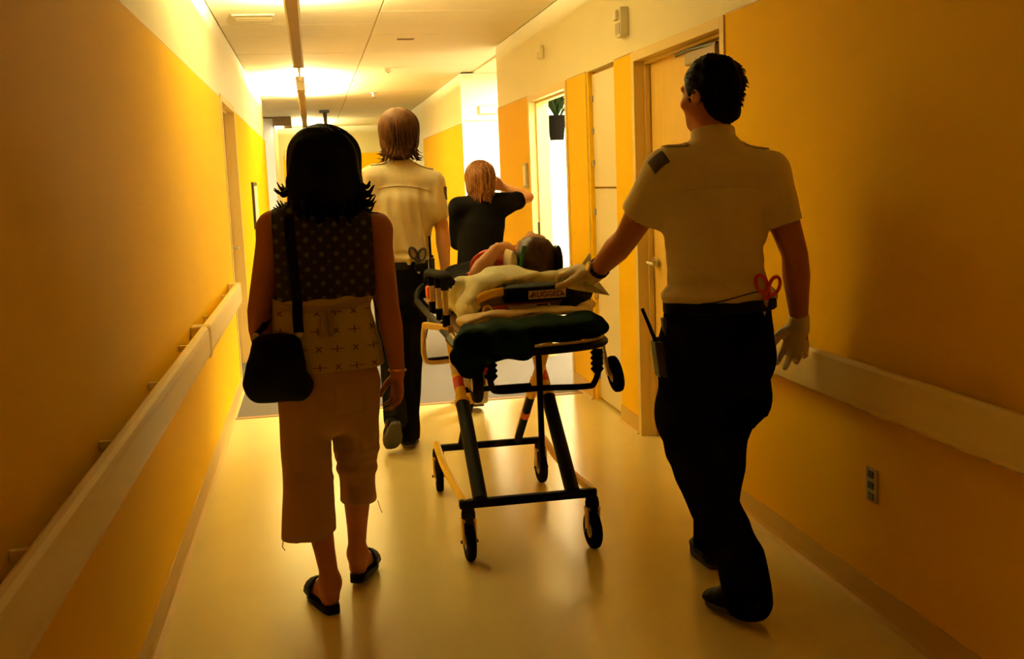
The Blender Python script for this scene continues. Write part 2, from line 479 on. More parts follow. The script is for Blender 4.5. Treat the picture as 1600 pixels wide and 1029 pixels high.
# yellow wall-covering panels, proud of the cream wall, joints between them
def panel(parent, side, y0, y1, z0=0.0, z1=ZP):
    t = 0.006
    x0, x1 = (XR - t, XR) if side > 0 else (XL, XL + t)
    MB().box(x0, x1, y0 + 0.002, y1 - 0.002, z0, z1, 0.0015).build('panel', 'yellow_paint', parent)
    j0, j1 = (XR - 0.003, XR) if side > 0 else (XL, XL + 0.003)
    MB().box(j0, j1, y0, y1, z1, z1 + 0.006).build('joint', 'brown_strip', parent)
panel(wall_right, 1, Y0, 0.4); panel(wall_right, 1, 0.4, 4.45)
panel(wall_right, 1, 5.81, CAB[0]); panel(wall_right, 1, CAB[1], 7.36)
panel(wall_right, 1, 8.71, 10.165)
panel(wall_right2, 1, 12.66, 17.1)
panel(wall_left, -1, Y0, 0.9); panel(wall_left, -1, 0.9, 8.085)
panel(wall_left, -1, 9.455, 15.745)
MB().box(-0.55, 1.70, YE - 0.006, YE, 0.0, ZP).build('panel', 'yellow_paint', wall_end)

# baseboards
def baseboard(name, side, y0, y1):
    mb = MB(); prof = [(0.0, 0.10), (0.005, 0.10), (0.007, 0.03), (0.010, 0.012), (0.026, 0.0), (0.0, 0.0)]
    sx = -1 if side > 0 else 1; xb = (XR - 0.006) if side > 0 else (XL + 0.006)
    n = len(prof); vs = [(xb + sx * a, y, z) for y in (y0, y1) for a, z in prof]
    fs = [(i, (i + 1) % n, n + (i + 1) % n, n + i) for i in range(n)] + [tuple(range(n)), tuple(range(2 * n - 1, n - 1, -1))]
    struct(mb.add(vs, fs).build(name, 'base_vinyl'))
for a, b in ((Y0, 4.45), (5.81, CAB[0]), (CAB[1], 7.36), (8.71, 10.165), (12.66, YE)): baseboard('baseboard_right', 1, a, b)
for a, b in ((Y0, 8.085), (9.455, 15.745), (20.0, YE)): baseboard('baseboard_left', -1, a, b)

# ceiling: deck, grid bars, lay-in tiles
ceiling = struct(MB().box(-4.0, 5.0, Y0, YE, ZC + 0.02, ZC + 0.12).build('ceiling', 'ceiling_paint'))
struct(MB().box(-4, XL - TH, 15.6, 20.2, ZC, ZC + 0.02).build('ceiling', 'ceiling_paint'))
struct(MB().box(XR + TH, 5, 10.0, 12.8, ZC, ZC + 0.02).build('ceiling', 'ceiling_paint'))
XM = 0.562
g = MB().box(XM - 0.012, XM + 0.012, Y0, YE, ZC + 0.004, ZC + 0.019)
yy = Y0
rows = []
while yy < YE - 0.05:
    y2 = min(yy + 0.61, YE); rows.append((yy, y2)); yy += 0.61
tile_a = tile_b = None
for ci, (xa, xb) in enumerate(((XL, XM), (XM, XR))):
    base = None
    for (ya, yb) in rows:
        if yb - ya < 0.6:
            MB().box(xa + 0.006, xb - 0.006, ya + 0.003, yb - 0.003, ZC, ZC + 0.018).build('ceiling_tile', 'ceiling_paint', ceiling); continue
        if base is None:
            base = MB().box(xa + 0.006, xb - 0.006, ya + 0.003, yb - 0.003, ZC, ZC + 0.018, 0.002).build('ceiling_tile', 'ceiling_paint', ceiling); by = ya
        else:
            o = base.copy(); COL.objects.link(o); o.parent = ceiling; o.location = (0, ya - by, random.uniform(-0.001, 0.001))
for (ya, yb) in rows: g.box(XL, XR, ya - 0.007, ya + 0.007, ZC + 0.004, ZC + 0.019)
g.build('ceiling_grid', 'ceiling_grid', ceiling)

# ------------------------------------------------------------------ doors
def frame_mesh(side, y0, y1, ztop, depth=0.15):
    """hollow-metal frame lining the opening y0..y1 up to ztop, with stop"""
    mb = MB(); s = 1 if side > 0 else -1; xf = XR if side > 0 else XL
    def bx(xa, xb, *r): mb.box(min(xa, xb), max(xa, xb), *r, 0.002)
    xo, xi = xf - s * 0.014, xf + s * depth
    bx(xo, xi, y0 - 0.05, y0, 0.0, ztop + 0.05); bx(xo, xi, y1, y1 + 0.05, 0.0, ztop + 0.05)
    bx(xo, xi, y0, y1, ztop, ztop + 0.05)
    sa, sb = xf + s * 0.045, xf + s * 0.075
    bx(sa, sb, y0, y0 + 0.016, 0.0, ztop); bx(sa, sb, y1 - 0.016, y1, 0.0, ztop); bx(sa, sb, y0 + 0.016, y1 - 0.016, ztop - 0.016, ztop)
    return mb
# near right door, closed, with overhead closer
d1 = struct(MB().box(XR + 0.077, XR + 0.12, D1[0] + 0.018, D1[1] - 0.018, 0.008, 2.085, 0.003).build('door_1', 'door_wood'))
frame_mesh(1, D1[0], D1[1], 2.09).build('door_frame', 'frame_paint', d1)
cl = MB().box(XR + 0.012, XR + 0.072, 4.62, 5.02, 1.985, 2.045, 0.008).build('door_closer', 'fixture_brown', d1)
MB().tube([(XR + 0.04, 4.66, 2.05), (XR + 0.035, 5.05, 2.062), (XR + 0.07, 5.3, 2.066)], 0.008).build('closer_arm', 'dark_metal', cl)
h = MB().lathe((XR + 0.06, 5.66, 1.0), (-1, 0, 0), [(0.028, 0), (0.028, 0.01), (0.011, 0.012), (0.011, 0.05)]).build('door_handle', 'steel', d1)
MB().tube([(XR + 0.012, 5.66, 1.0), (XR + 0.01, 5.62, 1.0), (XR + 0.014, 5.55, 0.998)], 0.009).build('lever', 'steel', h)
for z in (0.3, 1.05, 1.85): MB().tube([(XR + 0.07, D1[0] + 0.012, z - 0.05), (XR + 0.07, D1[0] + 0.012, z + 0.05)], 0.008).build('hinge', 'steel', d1)
# far right door, standing open into a bright room
d2 = struct(MB().box(XR + 0.15, XR + 1.32, D2[0] + 0.02, D2[0] + 0.062, 0.008, 2.085, 0.003).build('door_2', 'white_wall'))
frame_mesh(1, D2[0], D2[1], 2.09).build('door_frame', 'frame_paint', d2)
for z in (0.35, 1.04, 1.8): MB().box(XR + 0.148, XR + 0.16, D2[0] + 0.03, D2[0] + 0.075, z - 0.05, z + 0.05, 0.003).build('hinge', 'dark_metal', d2)
MB().box(XR + 0.03, XR + 0.062, D2[1] - 0.004, D2[1] + 0.002, 0.95, 1.12).build('strike_plate', 'dark_metal', d2)
# left door, closed, recessed
d3 = struct(MB().box(XL - 0.12, XL - 0.077, D3[0] + 0.018, D3[1] - 0.018, 0.008, 2.115, 0.003).build('door_3', 'door_wood'))
frame_mesh(-1, D3[0], D3[1], 2.12).build('door_frame', 'frame_paint', d3)
h = MB().lathe((XL - 0.077, 9.25, 1.0), (1, 0, 0), [(0.028, 0), (0.028, 0.01), (0.011, 0.012), (0.011, 0.06)]).build('door_handle', 'steel', d3)
MB().tube([(XL - 0.02, 9.25, 1.0), (XL - 0.018, 9.2, 1.0), (XL - 0.022, 9.13, 0.998)], 0.01).build('lever', 'steel', h)
for z in (0.3, 1.05, 1.85): MB().tube([(XL - 0.07, D3[0] + 0.012, z - 0.05), (XL - 0.07, D3[0] + 0.012, z + 0.05)], 0.008).build('hinge', 'steel', d3)

# bright room behind the open door
struct(MB().box(XR + TH, 4.6, 9.92, 10.05, 0, ZC).build('wall_room', 'white_wall'))
struct(MB().box(4.5, 4.6, 6.9, 9.95, 0, ZC).build('wall_room', 'white_wall'))
struct(MB().box(XR + TH, 4.6, 6.85, 6.95, 0, ZC).build('wall_room', 'white_wall'))
struct(MB().box(XR + TH, 4.6, 6.9, 10.0, ZC, ZC + 0.02).build('ceiling', 'white_wall'))
rl = empty('ceiling_light', (2.9, 8.3, ZC), 'white ceiling light panel in the room behind the open door', 'light')
MB().box(2.55, 3.25, 7.6, 8.9, ZC - 0.03, ZC - 0.002, 0.004).build('frame', 'white_plastic', rl)
MB().box(2.6, 3.2, 7.65, 8.85, ZC - 0.036, ZC - 0.031).build('diffuser', 'panel_lit', rl)
area_light('room_lamp', (2.9, 8.25, ZC - 0.05), (0.6, 1.2), P_ROOM, (1, 0.88, 0.62), (0, 0, -1), rl)
tc = empty('tall_cupboard', (2.36, 9.55, 0), 'tall white cupboard seen through the open doorway', 'cupboard')
MB().box(2.0, 2.75, 9.3, 9.9, 0.05, 1.80, 0.006).build('body', 'white_wall', tc)
for a, b in ((2.01, 2.37), (2.38, 2.74)):
    dr = MB().box(a, b, 9.28, 9.3, 0.08, 1.78, 0.003).build('cupboard_door', 'white_wall', tc)
    MB().tube([((a if a > 2.2 else b) + (0.03 if a > 2.2 else -0.03), 9.265, 0.95), ((a if a > 2.2 else b) + (0.03 if a > 2.2 else -0.03), 9.265, 1.1)], 0.006).build('knob', 'steel', dr)
MB().box(2.02, 2.73, 9.33, 9.88, 0.0, 0.05).build('plinth', 'grey_plastic', tc)
pl = empty('potted_plant', (2.165, 9.42, 1.80), 'leafy plant in a dark pot on the white cupboard through the doorway', 'plant')
MB().lathe((2.165, 9.42, 1.80), (0, 0, 1), [(0.06, 0), (0.085, 0.2), (0.09, 0.2), (0.09, 0.22), (0.075, 0.22), (0.07, 0.19)]).build('pot', 'pot_dark', pl)
MB().lathe((2.165, 9.42, 1.985), (0, 0, 1), [(0.074, 0), (0.074, 0.006)]).build('soil', 'sole_dark', pl)
for i in range(13):
    a = i * 2.4; L = 0.16 + 0.16 * random.random(); hgt = 0.1 + 0.22 * random.random()
    base = Vector((2.165, 9.42, 2.0)); tip = base + Vector((math.cos(a) * L, math.sin(a) * L * 0.7, hgt)); mid = (base + tip) / 2 + Vector((0, 0, 0.07))
    C = curve_pts([base, mid, tip], 5); sd = Vector((-math.sin(a), math.cos(a), 0))
    mb = MB(); P = []
    for q, p in enumerate(C):
        w = 0.028 * math.sin(math.pi * min(1, 0.08 + q / (len(C) - 1) * 0.92))
        P += [p - sd * w, p - Vector((0, 0, 0.006)), p + sd * w]
    mb.grid(P, len(C), 3).build('leaf', 'leaf', pl, solid=0.002)
for i in range(4):
    a = 0.3 + i * 0.25
    C = curve_pts([(2.19, 9.40, 2.0), (2.19 + 0.08 * math.cos(a), 9.40, 2.12), (2.22 + 0.05 * math.cos(a), 9.36, 2.26 + 0.03 * i)], 6)
    MB().tube(C, [0.006 - 0.004 * q / (len(C) - 1) for q in range(len(C))], 6).build('stem', 'leaf', pl)
    for q in (6, 9, 12):
        p = C[q]; sd = Vector((math.cos(q), 0, math.sin(q)))
        mb = MB(); mb.grid([p + Vector((0.03 * w, -0.02, 0)) + sd * t for t, ws in ((0, (-.2, 0, .2)), (0.03, (-1, 0, 1)), (0.06, (-.7, 0, .7)), (0.085, (-.1, 0, .1))) for w in ws], 4, 3).build('leaf', 'leaf', pl, solid=0.002)

# ------------------------------------------------------------------ linen cupboard in the right wall
cb = empty('wall_cupboard', (XR + 0.1, 6.51, 0), 'cream built-in cupboard with two stacked doors between yellow strips', 'cupboard')
MB().box(XR + 0.05, XR + 0.15, CAB[0], CAB[1], 0.0, 2.14).build('carcass', 'base_vinyl', cb)
for z0, z1 in ((0.02, 1.40), (1.412, 2.12)):
    dr = MB().box(XR + 0.028, XR + 0.05, CAB[0] + 0.004, CAB[1] - 0.035, z0, z1, 0.002).build('cupboard_door', 'cabinet_white', cb)
    for q in ((z0 + 0.15), (z0 + z1) / 2, (z1 - 0.15)):
        MB().box(XR + 0.018, XR + 0.03, CAB[1] - 0.06, CAB[1] - 0.03, q - 0.02, q + 0.02, 0.002).build('hinge', 'grey_plastic', dr)
MB().box(XR + 0.004, XR + 0.05, CAB[1] - 0.033, CAB[1], 0.0, 2.14).build('side_trim', 'yellow_paint', cb)

# ------------------------------------------------------------------ handrails
def handrail(side, y0, y1, label, z=(0.705, 0.855), nb=None):
    s = -1 if side > 0 else 1; xf = XR if side > 0 else XL
    r = empty('handrail', (xf, (y0 + y1) / 2, z[0]), label, 'handrail')
    za, zb = z
    prof = [(0.058, zb - 0.018), (0.058, zb - 0.004), (0.066, zb), (0.080, zb), (0.090, zb - 0.010), (0.093, zb - 0.03), (0.093, za + 0.03), (0.090, za + 0.010), (0.080, za), (0.062, za), (0.062, za + 0.012), (0.076, za + 0.015), (0.076, zb - 0.018)]
    n = len(prof); vs = [(xf + s * a, y, q) for y in (y0, y1) for a, q in prof]
    fs = [(i, (i + 1) % n, n + (i + 1) % n, n + i) for i in range(n)] + [tuple(range(n)), tuple(range(2 * n - 1, n - 1, -1))]
    MB().add(vs, fs).build('rail', 'rail_cream', r)
    for ye in (y0, y1):
        d = -1 if ye == y0 else 1
        MB().box(min(xf + s * 0.007, xf + s * 0.096), max(xf + s * 0.007, xf + s * 0.096), min(ye, ye + d * 0.03), max(ye, ye + d * 0.03), za - 0.002, zb + 0.002, 0.008).build('end_cap', 'rail_cream', r)
    k = max(2, int((y1 - y0) / 0.8)) if nb is None else nb
    for i in range(k):
        y = y0 + (y1 - y0) * (i + 0.5) / k
        MB().box(min(xf + s * 0.007, xf + s * 0.076), max(xf + s * 0.007, xf + s * 0.076), y - 0.008, y + 0.008, zb - 0.05, zb - 0.022, 0.003).build('bracket', 'rail_cream', r)
    return r
handrail(-1, -1.0, 5.18, 'long cream handrail on the near left yellow wall')
handrail(-1, 5.27, 7.50, 'short cream handrail between the near left rail and the left door')
handrail(1, -1.0, 4.12, 'cream handrail on the right wall behind a hanging gloved hand')

# ------------------------------------------------------------------ small wall and ceiling fittings
o = empty('power_outlet', (XR, 3.19, 0.43), 'tall dark-socketed power outlet low on the right wall', 'outlet')
MB().box(XR - 0.013, XR - 0.006, 3.155, 3.225, 0.375, 0.49, 0.003).build('plate', 'grey_plastic', o)
for z in (0.395, 0.432, 0.470): MB().box(XR - 0.017, XR - 0.012, 3.172, 3.208, z - 0.012, z + 0.012, 0.003).build('socket', 'black_plastic', o)
o = empty('alarm_strobe', (XR, 5.92, 2.32), 'pale wall strobe box high above the strip left of the wooden door', 'alarm')
MB().box(XR - 0.05, XR, 5.87, 5.97, 2.24, 2.40, 0.006).build('housing', 'white_plastic', o)
MB().box(XR - 0.07, XR - 0.05, 5.895, 5.945, 2.33, 2.385, 0.006).build('lens', 'white_wall', o)
MB().box(XR - 0.053, XR - 0.05, 5.88, 5.96, 2.255, 2.315).build('grille', 'grey_plastic', o)
o = empty('motion_sensor', (XR, 8.09, 2.415), 'small pale sensor high on the cream wall above the open doorway', 'sensor')
MB().box(XR - 0.04, XR, 8.055, 8.125, 2.365, 2.465, 0.012).build('housing', 'cream_paint', o)
MB().lathe((XR - 0.035, 8.09, 2.39), (-1, 0, 0), [(0.028, 0), (0.024, 0.012), (0.010, 0.02)]).build('lens', 'white_plastic', o)
o = empty('sign_holder', (XR, 8.86, 1.5), 'small dark-framed sign beside the open doorway', 'sign')
MB().box(XR - 0.028, XR - 0.006, 8.79, 8.93, 1.40, 1.605, 0.003).build('frame', 'grey_plastic', o)
MB().box(XR - 0.031, XR - 0.027, 8.81, 8.91, 1.42, 1.585).build('insert', 'white_plastic', o)
o = empty('room_sign', (1.95, 12.64, 2.3), 'pale flat sign high on the bright side-passage wall', 'sign')
MB().box(1.98, 2.20, 12.615, 12.645, 2.24, 2.34, 0.004).build('plate', 'frame_paint', o)
MB().box(1.99, 2.19, 12.612, 12.616, 2.25, 2.33).build('face', 'white_plastic', o)
o = empty('picture_frame', (XL, 11.7, 1.31), 'thin dark-edged picture frame on the far left wall', 'picture')
MB().box(XL + 0.006, XL + 0.03, 11.35, 12.05, 1.07, 1.55, 0.003).build('frame', 'dark_metal', o)
MB().box(XL + 0.029, XL + 0.033, 11.39, 12.01, 1.11, 1.51).build('print', 'sheet_cream', o)
o = empty('end_wall_sign', (-0.4, YE, 2.0), 'pale rectangular sign on the end wall left of the black bobbed hair', 'sign')
MB().box(-0.52, -0.20, YE - 0.04, YE - 0.006, 2.03, 2.25, 0.004).build('plate', 'frame_paint', o)
MB().box(-0.50, -0.22, YE - 0.046, YE - 0.038, 2.05, 2.23).build('face', 'white_plastic', o)
o = empty('air_vent', (-0.33, 8.2, ZC), 'slatted ceiling air vent left of the pendant light', 'vent')
MB().box(-0.48, -0.18, 8.02, 8.38, ZC - 0.012, ZC - 0.002, 0.003).build('frame', 'ceiling_paint', o)
for i in range(7): MB().obox((-0.33, 8.07 + i * 0.044, ZC - 0.017), (1, 0, 0), (0, 1, 0.6), (0, -0.6, 1), 0.13, 0.016, 0.0015).build('slat', 'ceiling_grid', o)
MB().box(-0.46, -0.20, 8.04, 8.36, ZC - 0.0135, ZC - 0.012).build('backing', 'fixture_brown', o)
o = empty('sprinkler', (0.905, 15.0, ZC), 'small ceiling sprinkler above the tall person in a white shirt', 'sprinkler')
MB().lathe((0.905, 15.0, ZC), (0, 0, -1), [(0.05, 0), (0.05, 0.008), (0.015, 0.01), (0.012, 0.05)]).build('escutcheon', 'steel', o)
MB().lathe((0.905, 15.0, ZC - 0.065), (0, 0, -1), [(0.03, 0), (0.032, 0.004)]).build('deflector', 'steel', o)
o = empty('smoke_detector', (0.89, 11.9, ZC), 'round smoke detector on the ceiling tiles', 'smoke detector')
MB().lathe((0.89, 11.9, ZC), (0, 0, -1), [(0.06, 0), (0.06, 0.015), (0.048, 0.035), (0.02, 0.042)]).build('body', 'ceiling_paint', o)
MB().lathe((0.89, 11.9, ZC - 0.042), (0, 0, -1), [(0.012, 0), (0.010, 0.005)]).build('sensor_cap', 'fixture_brown', o)
o = empty('ceiling_slot', (0.86, 9.5, ZC), 'short dark slot fitting in the ceiling near the right wall', 'fitting')
MB().box(0.80, 0.95, 9.48, 9.52, ZC - 0.008, ZC - 0.001, 0.002).build('plate', 'fixture_brown', o)
MB().box(0.82, 0.93, 9.492, 9.508, ZC - 0.010, ZC - 0.007).build('slot', 'dark_metal', o)
o = empty('hanging_bracket', (0.277, 18.2, ZC), 'dark T-shaped ceiling post just above the black bobbed hair', 'bracket')
MB().box(0.20, 0.36, 18.15, 18.25, ZC - 0.045, ZC - 0.001, 0.006).build('mounting_plate', 'dark_metal', o)
MB().tube([(0.29, 18.2, ZC - 0.04), (0.295, 18.2, ZC - 0.36)], [0.035, 0.022], 10).build('post', 'dark_metal', o)
MB().lathe((0.295, 18.2, ZC - 0.36), (0, 0, -1), [(0.05, 0), (0.06, 0.06), (0.03, 0.10)]).build('lamp_head', 'dark_metal', o)
o = empty('ceiling_soffit_lamp', (-0.5, 20.4, ZC - 0.1), 'boxy brownish soffit with a lit lens at the far left corner', 'light')
MB().box(-0.60, -0.28, 19.6, 20.5, ZC - 0.16, ZC - 0.001, 0.006).build('housing', 'fixture_brown', o)
MB().box(-0.58, -0.42, 19.62, 20.0, ZC - 0.185, ZC - 0.161, 0.006).build('lens', 'panel_lit', o)

# pendant uplights along the corridor, plus an added fill lamp behind the camera
def pendant(y0, y1, z, label, lit, power, w=0.088, color=WARM):
    x = -0.045
    r = empty('pendant_light', (x, (y0 + y1) / 2, z), label, 'light', )
    hw = w / 2
    mb = MB(); prof = [(-hw, 0.055), (-hw, 0.012), (-hw + 0.012, 0.0), (hw - 0.012, 0.0), (hw, 0.012), (hw, 0.055), (hw - 0.006, 0.055), (hw - 0.006, 0.016), (-hw + 0.006, 0.016), (-hw + 0.006, 0.055)]
    n = len(prof); vs = [(x + a, y, z + q) for y in (y0, y1) for a, q in prof]
    fs = [(i, (i + 1) % n, n + (i + 1) % n, n + i) for i in range(n)] + [tuple(range(n)), tuple(range(2 * n - 1, n - 1, -1))]
    mb.add(vs, fs).build('housing', 'fixture_brown', r)
    for ye in (y0, y1): MB().box(x - hw - 0.001, x + hw + 0.001, ye - 0.006, ye + 0.006, z - 0.001, z + 0.057, 0.002).build('end_cap', 'fixture_brown', r)
    k = max(2, int((y1 - y0) / 1.5))
    for i in range(k):
        y = y0 + (y1 - y0) * (i + 0.5) / k
        MB().tube([(x, y, z + 0.02), (x, y, ZC)], 0.004, 6).build('suspension_rod', 'steel', r)
    for (a, b) in lit:
        MB().tube([(x, a, z + 0.038), (x, b, z + 0.038)], 0.012, 10).build('lamp_tube', 'tube_lit' if power > 50 else 'tube_fill', r)
        area_light('uplight', (x, (a + b) / 2, z + 0.062), (0.07, b - a), power * (b - a), color, (0, 0, 1), r)
    return r
pendant(0.5, 9.55, 2.49, 'long dark pendant light hanging along the near ceiling', [(5.5, 7.3)], P_UP_NEAR)
pendant(-2.8, 0.3, 2.49, 'added orange fill lamp in pendant form, unseen behind the camera', [(-2.4, -0.2)], P_FILL_BEHIND, color=(1.0, 0.52, 0.12))  # unseen lamp added to warm the near walls and people's backs
pendant(11.95, 18.6, 2.49, 'farther pendant light lighting the ceiling beyond the long one', [(12.2, 15.0)], P_UP_MID)
pendant(19.0, 22.9, 2.49, 'last pendant light at the end of the corridor', [(20.5, 22.5)], P_UP_FAR)
o = empty('junction_box', (-0.045, 11.2, 2.5), 'small white box on a rod between two pendant lights', 'junction box')
MB().box(-0.09, 0.0, 10.9, 11.75, 2.49, 2.55, 0.004).build('box', 'white_plastic', o)
MB().tube([(-0.045, 9.6, 2.52), (-0.045, 10.9, 2.52)], 0.012, 8).build('connector', 'white_plastic', o)
MB().tube([(-0.045, 11.3, 2.55), (-0.045, 11.3, ZC)], 0.005, 6).build('rod', 'steel', o)

# lamps of the side passages
for nm, loc, pw, lab in (('ceiling_light', (2.9, 11.4, ZC), P_SIDE, 'square ceiling light in the bright right side passage'), ('ceiling_light', (-1.6, 18.0, ZC), P_LEFTSIDE, 'square ceiling light in the far left side passage')):
    l = empty(nm, loc, lab, 'light')
    MB().box(loc[0] - 0.3, loc[0] + 0.3, loc[1] - 0.3, loc[1] + 0.3, ZC - 0.03, ZC - 0.002, 0.004).build('frame', 'white_plastic', l)
    MB().box(loc[0] - 0.27, loc[0] + 0.27, loc[1] - 0.27, loc[1] + 0.27, ZC - 0.036, ZC - 0.031).build('diffuser', 'panel_lit', l)
    area_light('passage_lamp', (loc[0], loc[1], ZC - 0.05), (0.55, 0.55), pw, (1, 0.86, 0.56), (0, 0, -1), l)

# ------------------------------------------------------------------ people
def N(v): v = Vector(v); return v.normalized()
def hand(vol, wrist, fwd, nrm, thumb, size=1.0, curl=(0.25, 0.3, 0.35, 0.4), grow=0.0, spread=0.06, thumb_in=0.3, k=0.008, rk=1.0):
    w = Vector(wrist); f = N(fwd); t = Vector(thumb); t = N(t - f * t.dot(f)); n = f.cross(t)
    if n.dot(Vector(nrm)) < 0: n = -n
    s = size; g = grow
    kn = w + f * 0.086 * s
    vol.chain([w - f * 0.01, w + f * 0.03 * s, w + f * 0.065 * s, kn], [0.027 * s + g, 0.033 * s + g, 0.041 * s + g, 0.040 * s + g], [0.020 * s + g, 0.018 * s + g, 0.016 * s + g, 0.012 * s + g], lat=tuple(t), k=0.012)
    L = (0.074, 0.083, 0.077, 0.060); R = (0.0092, 0.0095, 0.0090, 0.0080)
    for i in range(4):
        b = w + f * (0.084 - 0.004 * abs(i - 1.2)) * s + t * (0.031 - 0.0205 * i) * s
        d = N(f + t * spread * (1.3 - i)); a = curl[i] * 0.6; p = b - d * 0.015 * s; pts = [p]; rr = [R[i] * s * rk + g]
        ang = a * 0.7
        for q, fr in enumerate((0.015 / L[i] + 0.45, 0.31, 0.24)):
            dd = d * math.cos(ang) + n * math.sin(ang)
            p = p + dd * L[i] * fr * s; pts.append(p); rr.append((R[i] - 0.0011 * (q + 1)) * s * rk + g); ang += curl[i] * 1.6
        vol.chain([tuple(q) for q in pts], rr, k=k)
    b = w + f * 0.022 * s + t * 0.020 * s; d1 = N(f * 0.55 + t * 0.75 + n * thumb_in); d2 = N(f * 0.85 + t * 0.35 + n * (thumb_in + 0.15))
    p1 = b + d1 * 0.042 * s; p2 = p1 + d2 * 0.034 * s; p3 = p2 + N(d2 * 0.8 + f * 0.4) * 0.028 * s
    vol.chain([tuple(b), tuple(p1), tuple(p2), tuple(p3)], [0.016 * s + g, 0.0125 * s * rk + g, 0.011 * s * rk + g, 0.0088 * s * rk + g], k=0.01)
def head(vol, c, face, up=(0, 0, 1), s=1.0):
    """skull, jaw, nose, brow, lips, ears and neck top; c = centre of the skull, face = looking direction"""
    c = Vector(c); f = N(face); u = Vector(up); u = N(u - f * u.dot(f)); r = f.cross(u); rot = [tuple(r), tuple(f), tuple(u)]
    P = lambda a, b, z: tuple(c + r * a * s + f * b * s + u * z * s)
    vol.ell(P(0, -0.010, 0.018), (0.074 * s, 0.094 * s, 0.092 * s), rot, k=0.02)
    vol.ell(P(0, 0.030, -0.035), (0.060 * s, 0.066 * s, 0.080 * s), rot, k=0.03)
    vol.ell(P(0, 0.062, -0.092), (0.032 * s, 0.028 * s, 0.024 * s), rot, k=0.03)
    vol.chain([P(0, 0.086, 0.010), P(0, 0.105, -0.030)], [0.009 * s, 0.014 * s], k=0.012)
    for q in (-1, 1):
        vol.ell(P(q * 0.017, 0.098, -0.034), (0.009 * s, 0.009 * s, 0.007 * s), rot, k=0.006)
        vol.chain([P(q * 0.012, 0.086, 0.020), P(q * 0.046, 0.074, 0.020)], [0.009 * s, 0.009 * s], k=0.012)
        vol.ell(P(q * 0.030, 0.098, 0.001), (0.017 * s, 0.016 * s, 0.010 * s), rot, k=0.012, mode='sub')
        vol.ell(P(q * 0.048, 0.062, -0.030), (0.018 * s, 0.018 * s, 0.016 * s), rot, k=0.02)
        vol.ell(P(q * 0.076, -0.004, -0.012), (0.008 * s, 0.019 * s, 0.032 * s), rot, k=0.008)
        vol.ell(P(q * 0.084, 0.000, -0.010), (0.006 * s, 0.010 * s, 0.020 * s), rot, k=0.004, mode='sub')
    vol.chain([P(-0.022, 0.082, -0.062), P(0, 0.093, -0.060), P(0.022, 0.082, -0.062)], 0.006 * s, k=0.006)
    vol.chain([P(-0.020, 0.080, -0.073), P(0, 0.091, -0.074), P(0.020, 0.080, -0.073)], 0.007 * s, k=0.006)
    return rot
def eyes(parent, c, face, up=(0, 0, 1), s=1.0):
    c = Vector(c); f = N(face); u = Vector(up); u = N(u - f * u.dot(f)); r = f.cross(u)
    for q in (-1, 1):
        e = c + r * q * 0.030 * s + f * 0.078 * s + u * 0.001 * s
        o = MB().lathe(e - f * 0.011, f, [(0.001, 0), (0.008, 0.003), (0.0105, 0.011), (0.008, 0.019), (0.001, 0.022)], 12).build('eye', 'eye_white', parent)
        MB().lathe(e + f * 0.0085, f, [(0.0055, 0), (0.004, 0.003), (0.001, 0.0035)], 10).build('iris', 'sole_dark', o)
def limb(vol, pts, r, k=0.02, ry=None, lat=(1, 0, 0)): vol.chain(pts, r, ry, lat, k)
def strands(mb, roots, r=0.004, n=5):
    for pts in roots:
        C = curve_pts(pts, 4); L = len(C)
        mb.tube(C, [r * (1 - 0.85 * (i / (L - 1)) ** 1.5) for i in range(L)], n, caps=True)
def cap_strands(c, w, d, rz, zbot, n, seed, r=0.004, out=0.002, low=0.8):
    rg = random.Random(seed); c = Vector(c); res = []
    for i in range(n):
        a = math.pi * (0.92 + 1.16 * rg.random()); ca, sa = math.cos(a), math.sin(a); t0 = rg.uniform(0.15, 0.7); pts = []
        for th in (t0, t0 + (1.5 - t0) * 0.5, 1.5):
            pts.append(c + Vector((ca * (w + out) * math.sin(th), sa * (d + out) * math.sin(th), (rz + out) * math.cos(th))))
        zb = zbot + rg.uniform(0.0, 0.04); q = pts[-1]
        pts.append(Vector((c.x + ca * w * 0.98, c.y - 0.015 + sa * d * 0.84, (q.z + zb) / 2))); pts.append(Vector((c.x + ca * w * low, c.y - 0.02 + sa * d * 0.66, zb)))
        res.append(pts)
    return res
def lerp(a, b, t): return tuple(a[i] + (b[i] - a[i]) * t for i in range(3))
def arm(vol, sh, el, wr, s=1.0):
    limb(vol, [sh, lerp(sh, el, 0.45), el, lerp(el, wr, 0.3), wr], [0.055 * s, 0.046 * s, 0.036 * s, 0.039 * s, 0.024 * s], k=0.03)
def leg(vol, hip, kn, an, s=1.0):
    back = lerp(kn, an, 0.3)
    limb(vol, [hip, lerp(hip, kn, 0.5), kn, (back[0], back[1] - 0.012, back[2]), lerp(kn, an, 0.7), an], [0.080 * s, 0.066 * s, 0.050 * s, 0.053 * s, 0.038 * s, 0.031 * s], k=0.03)
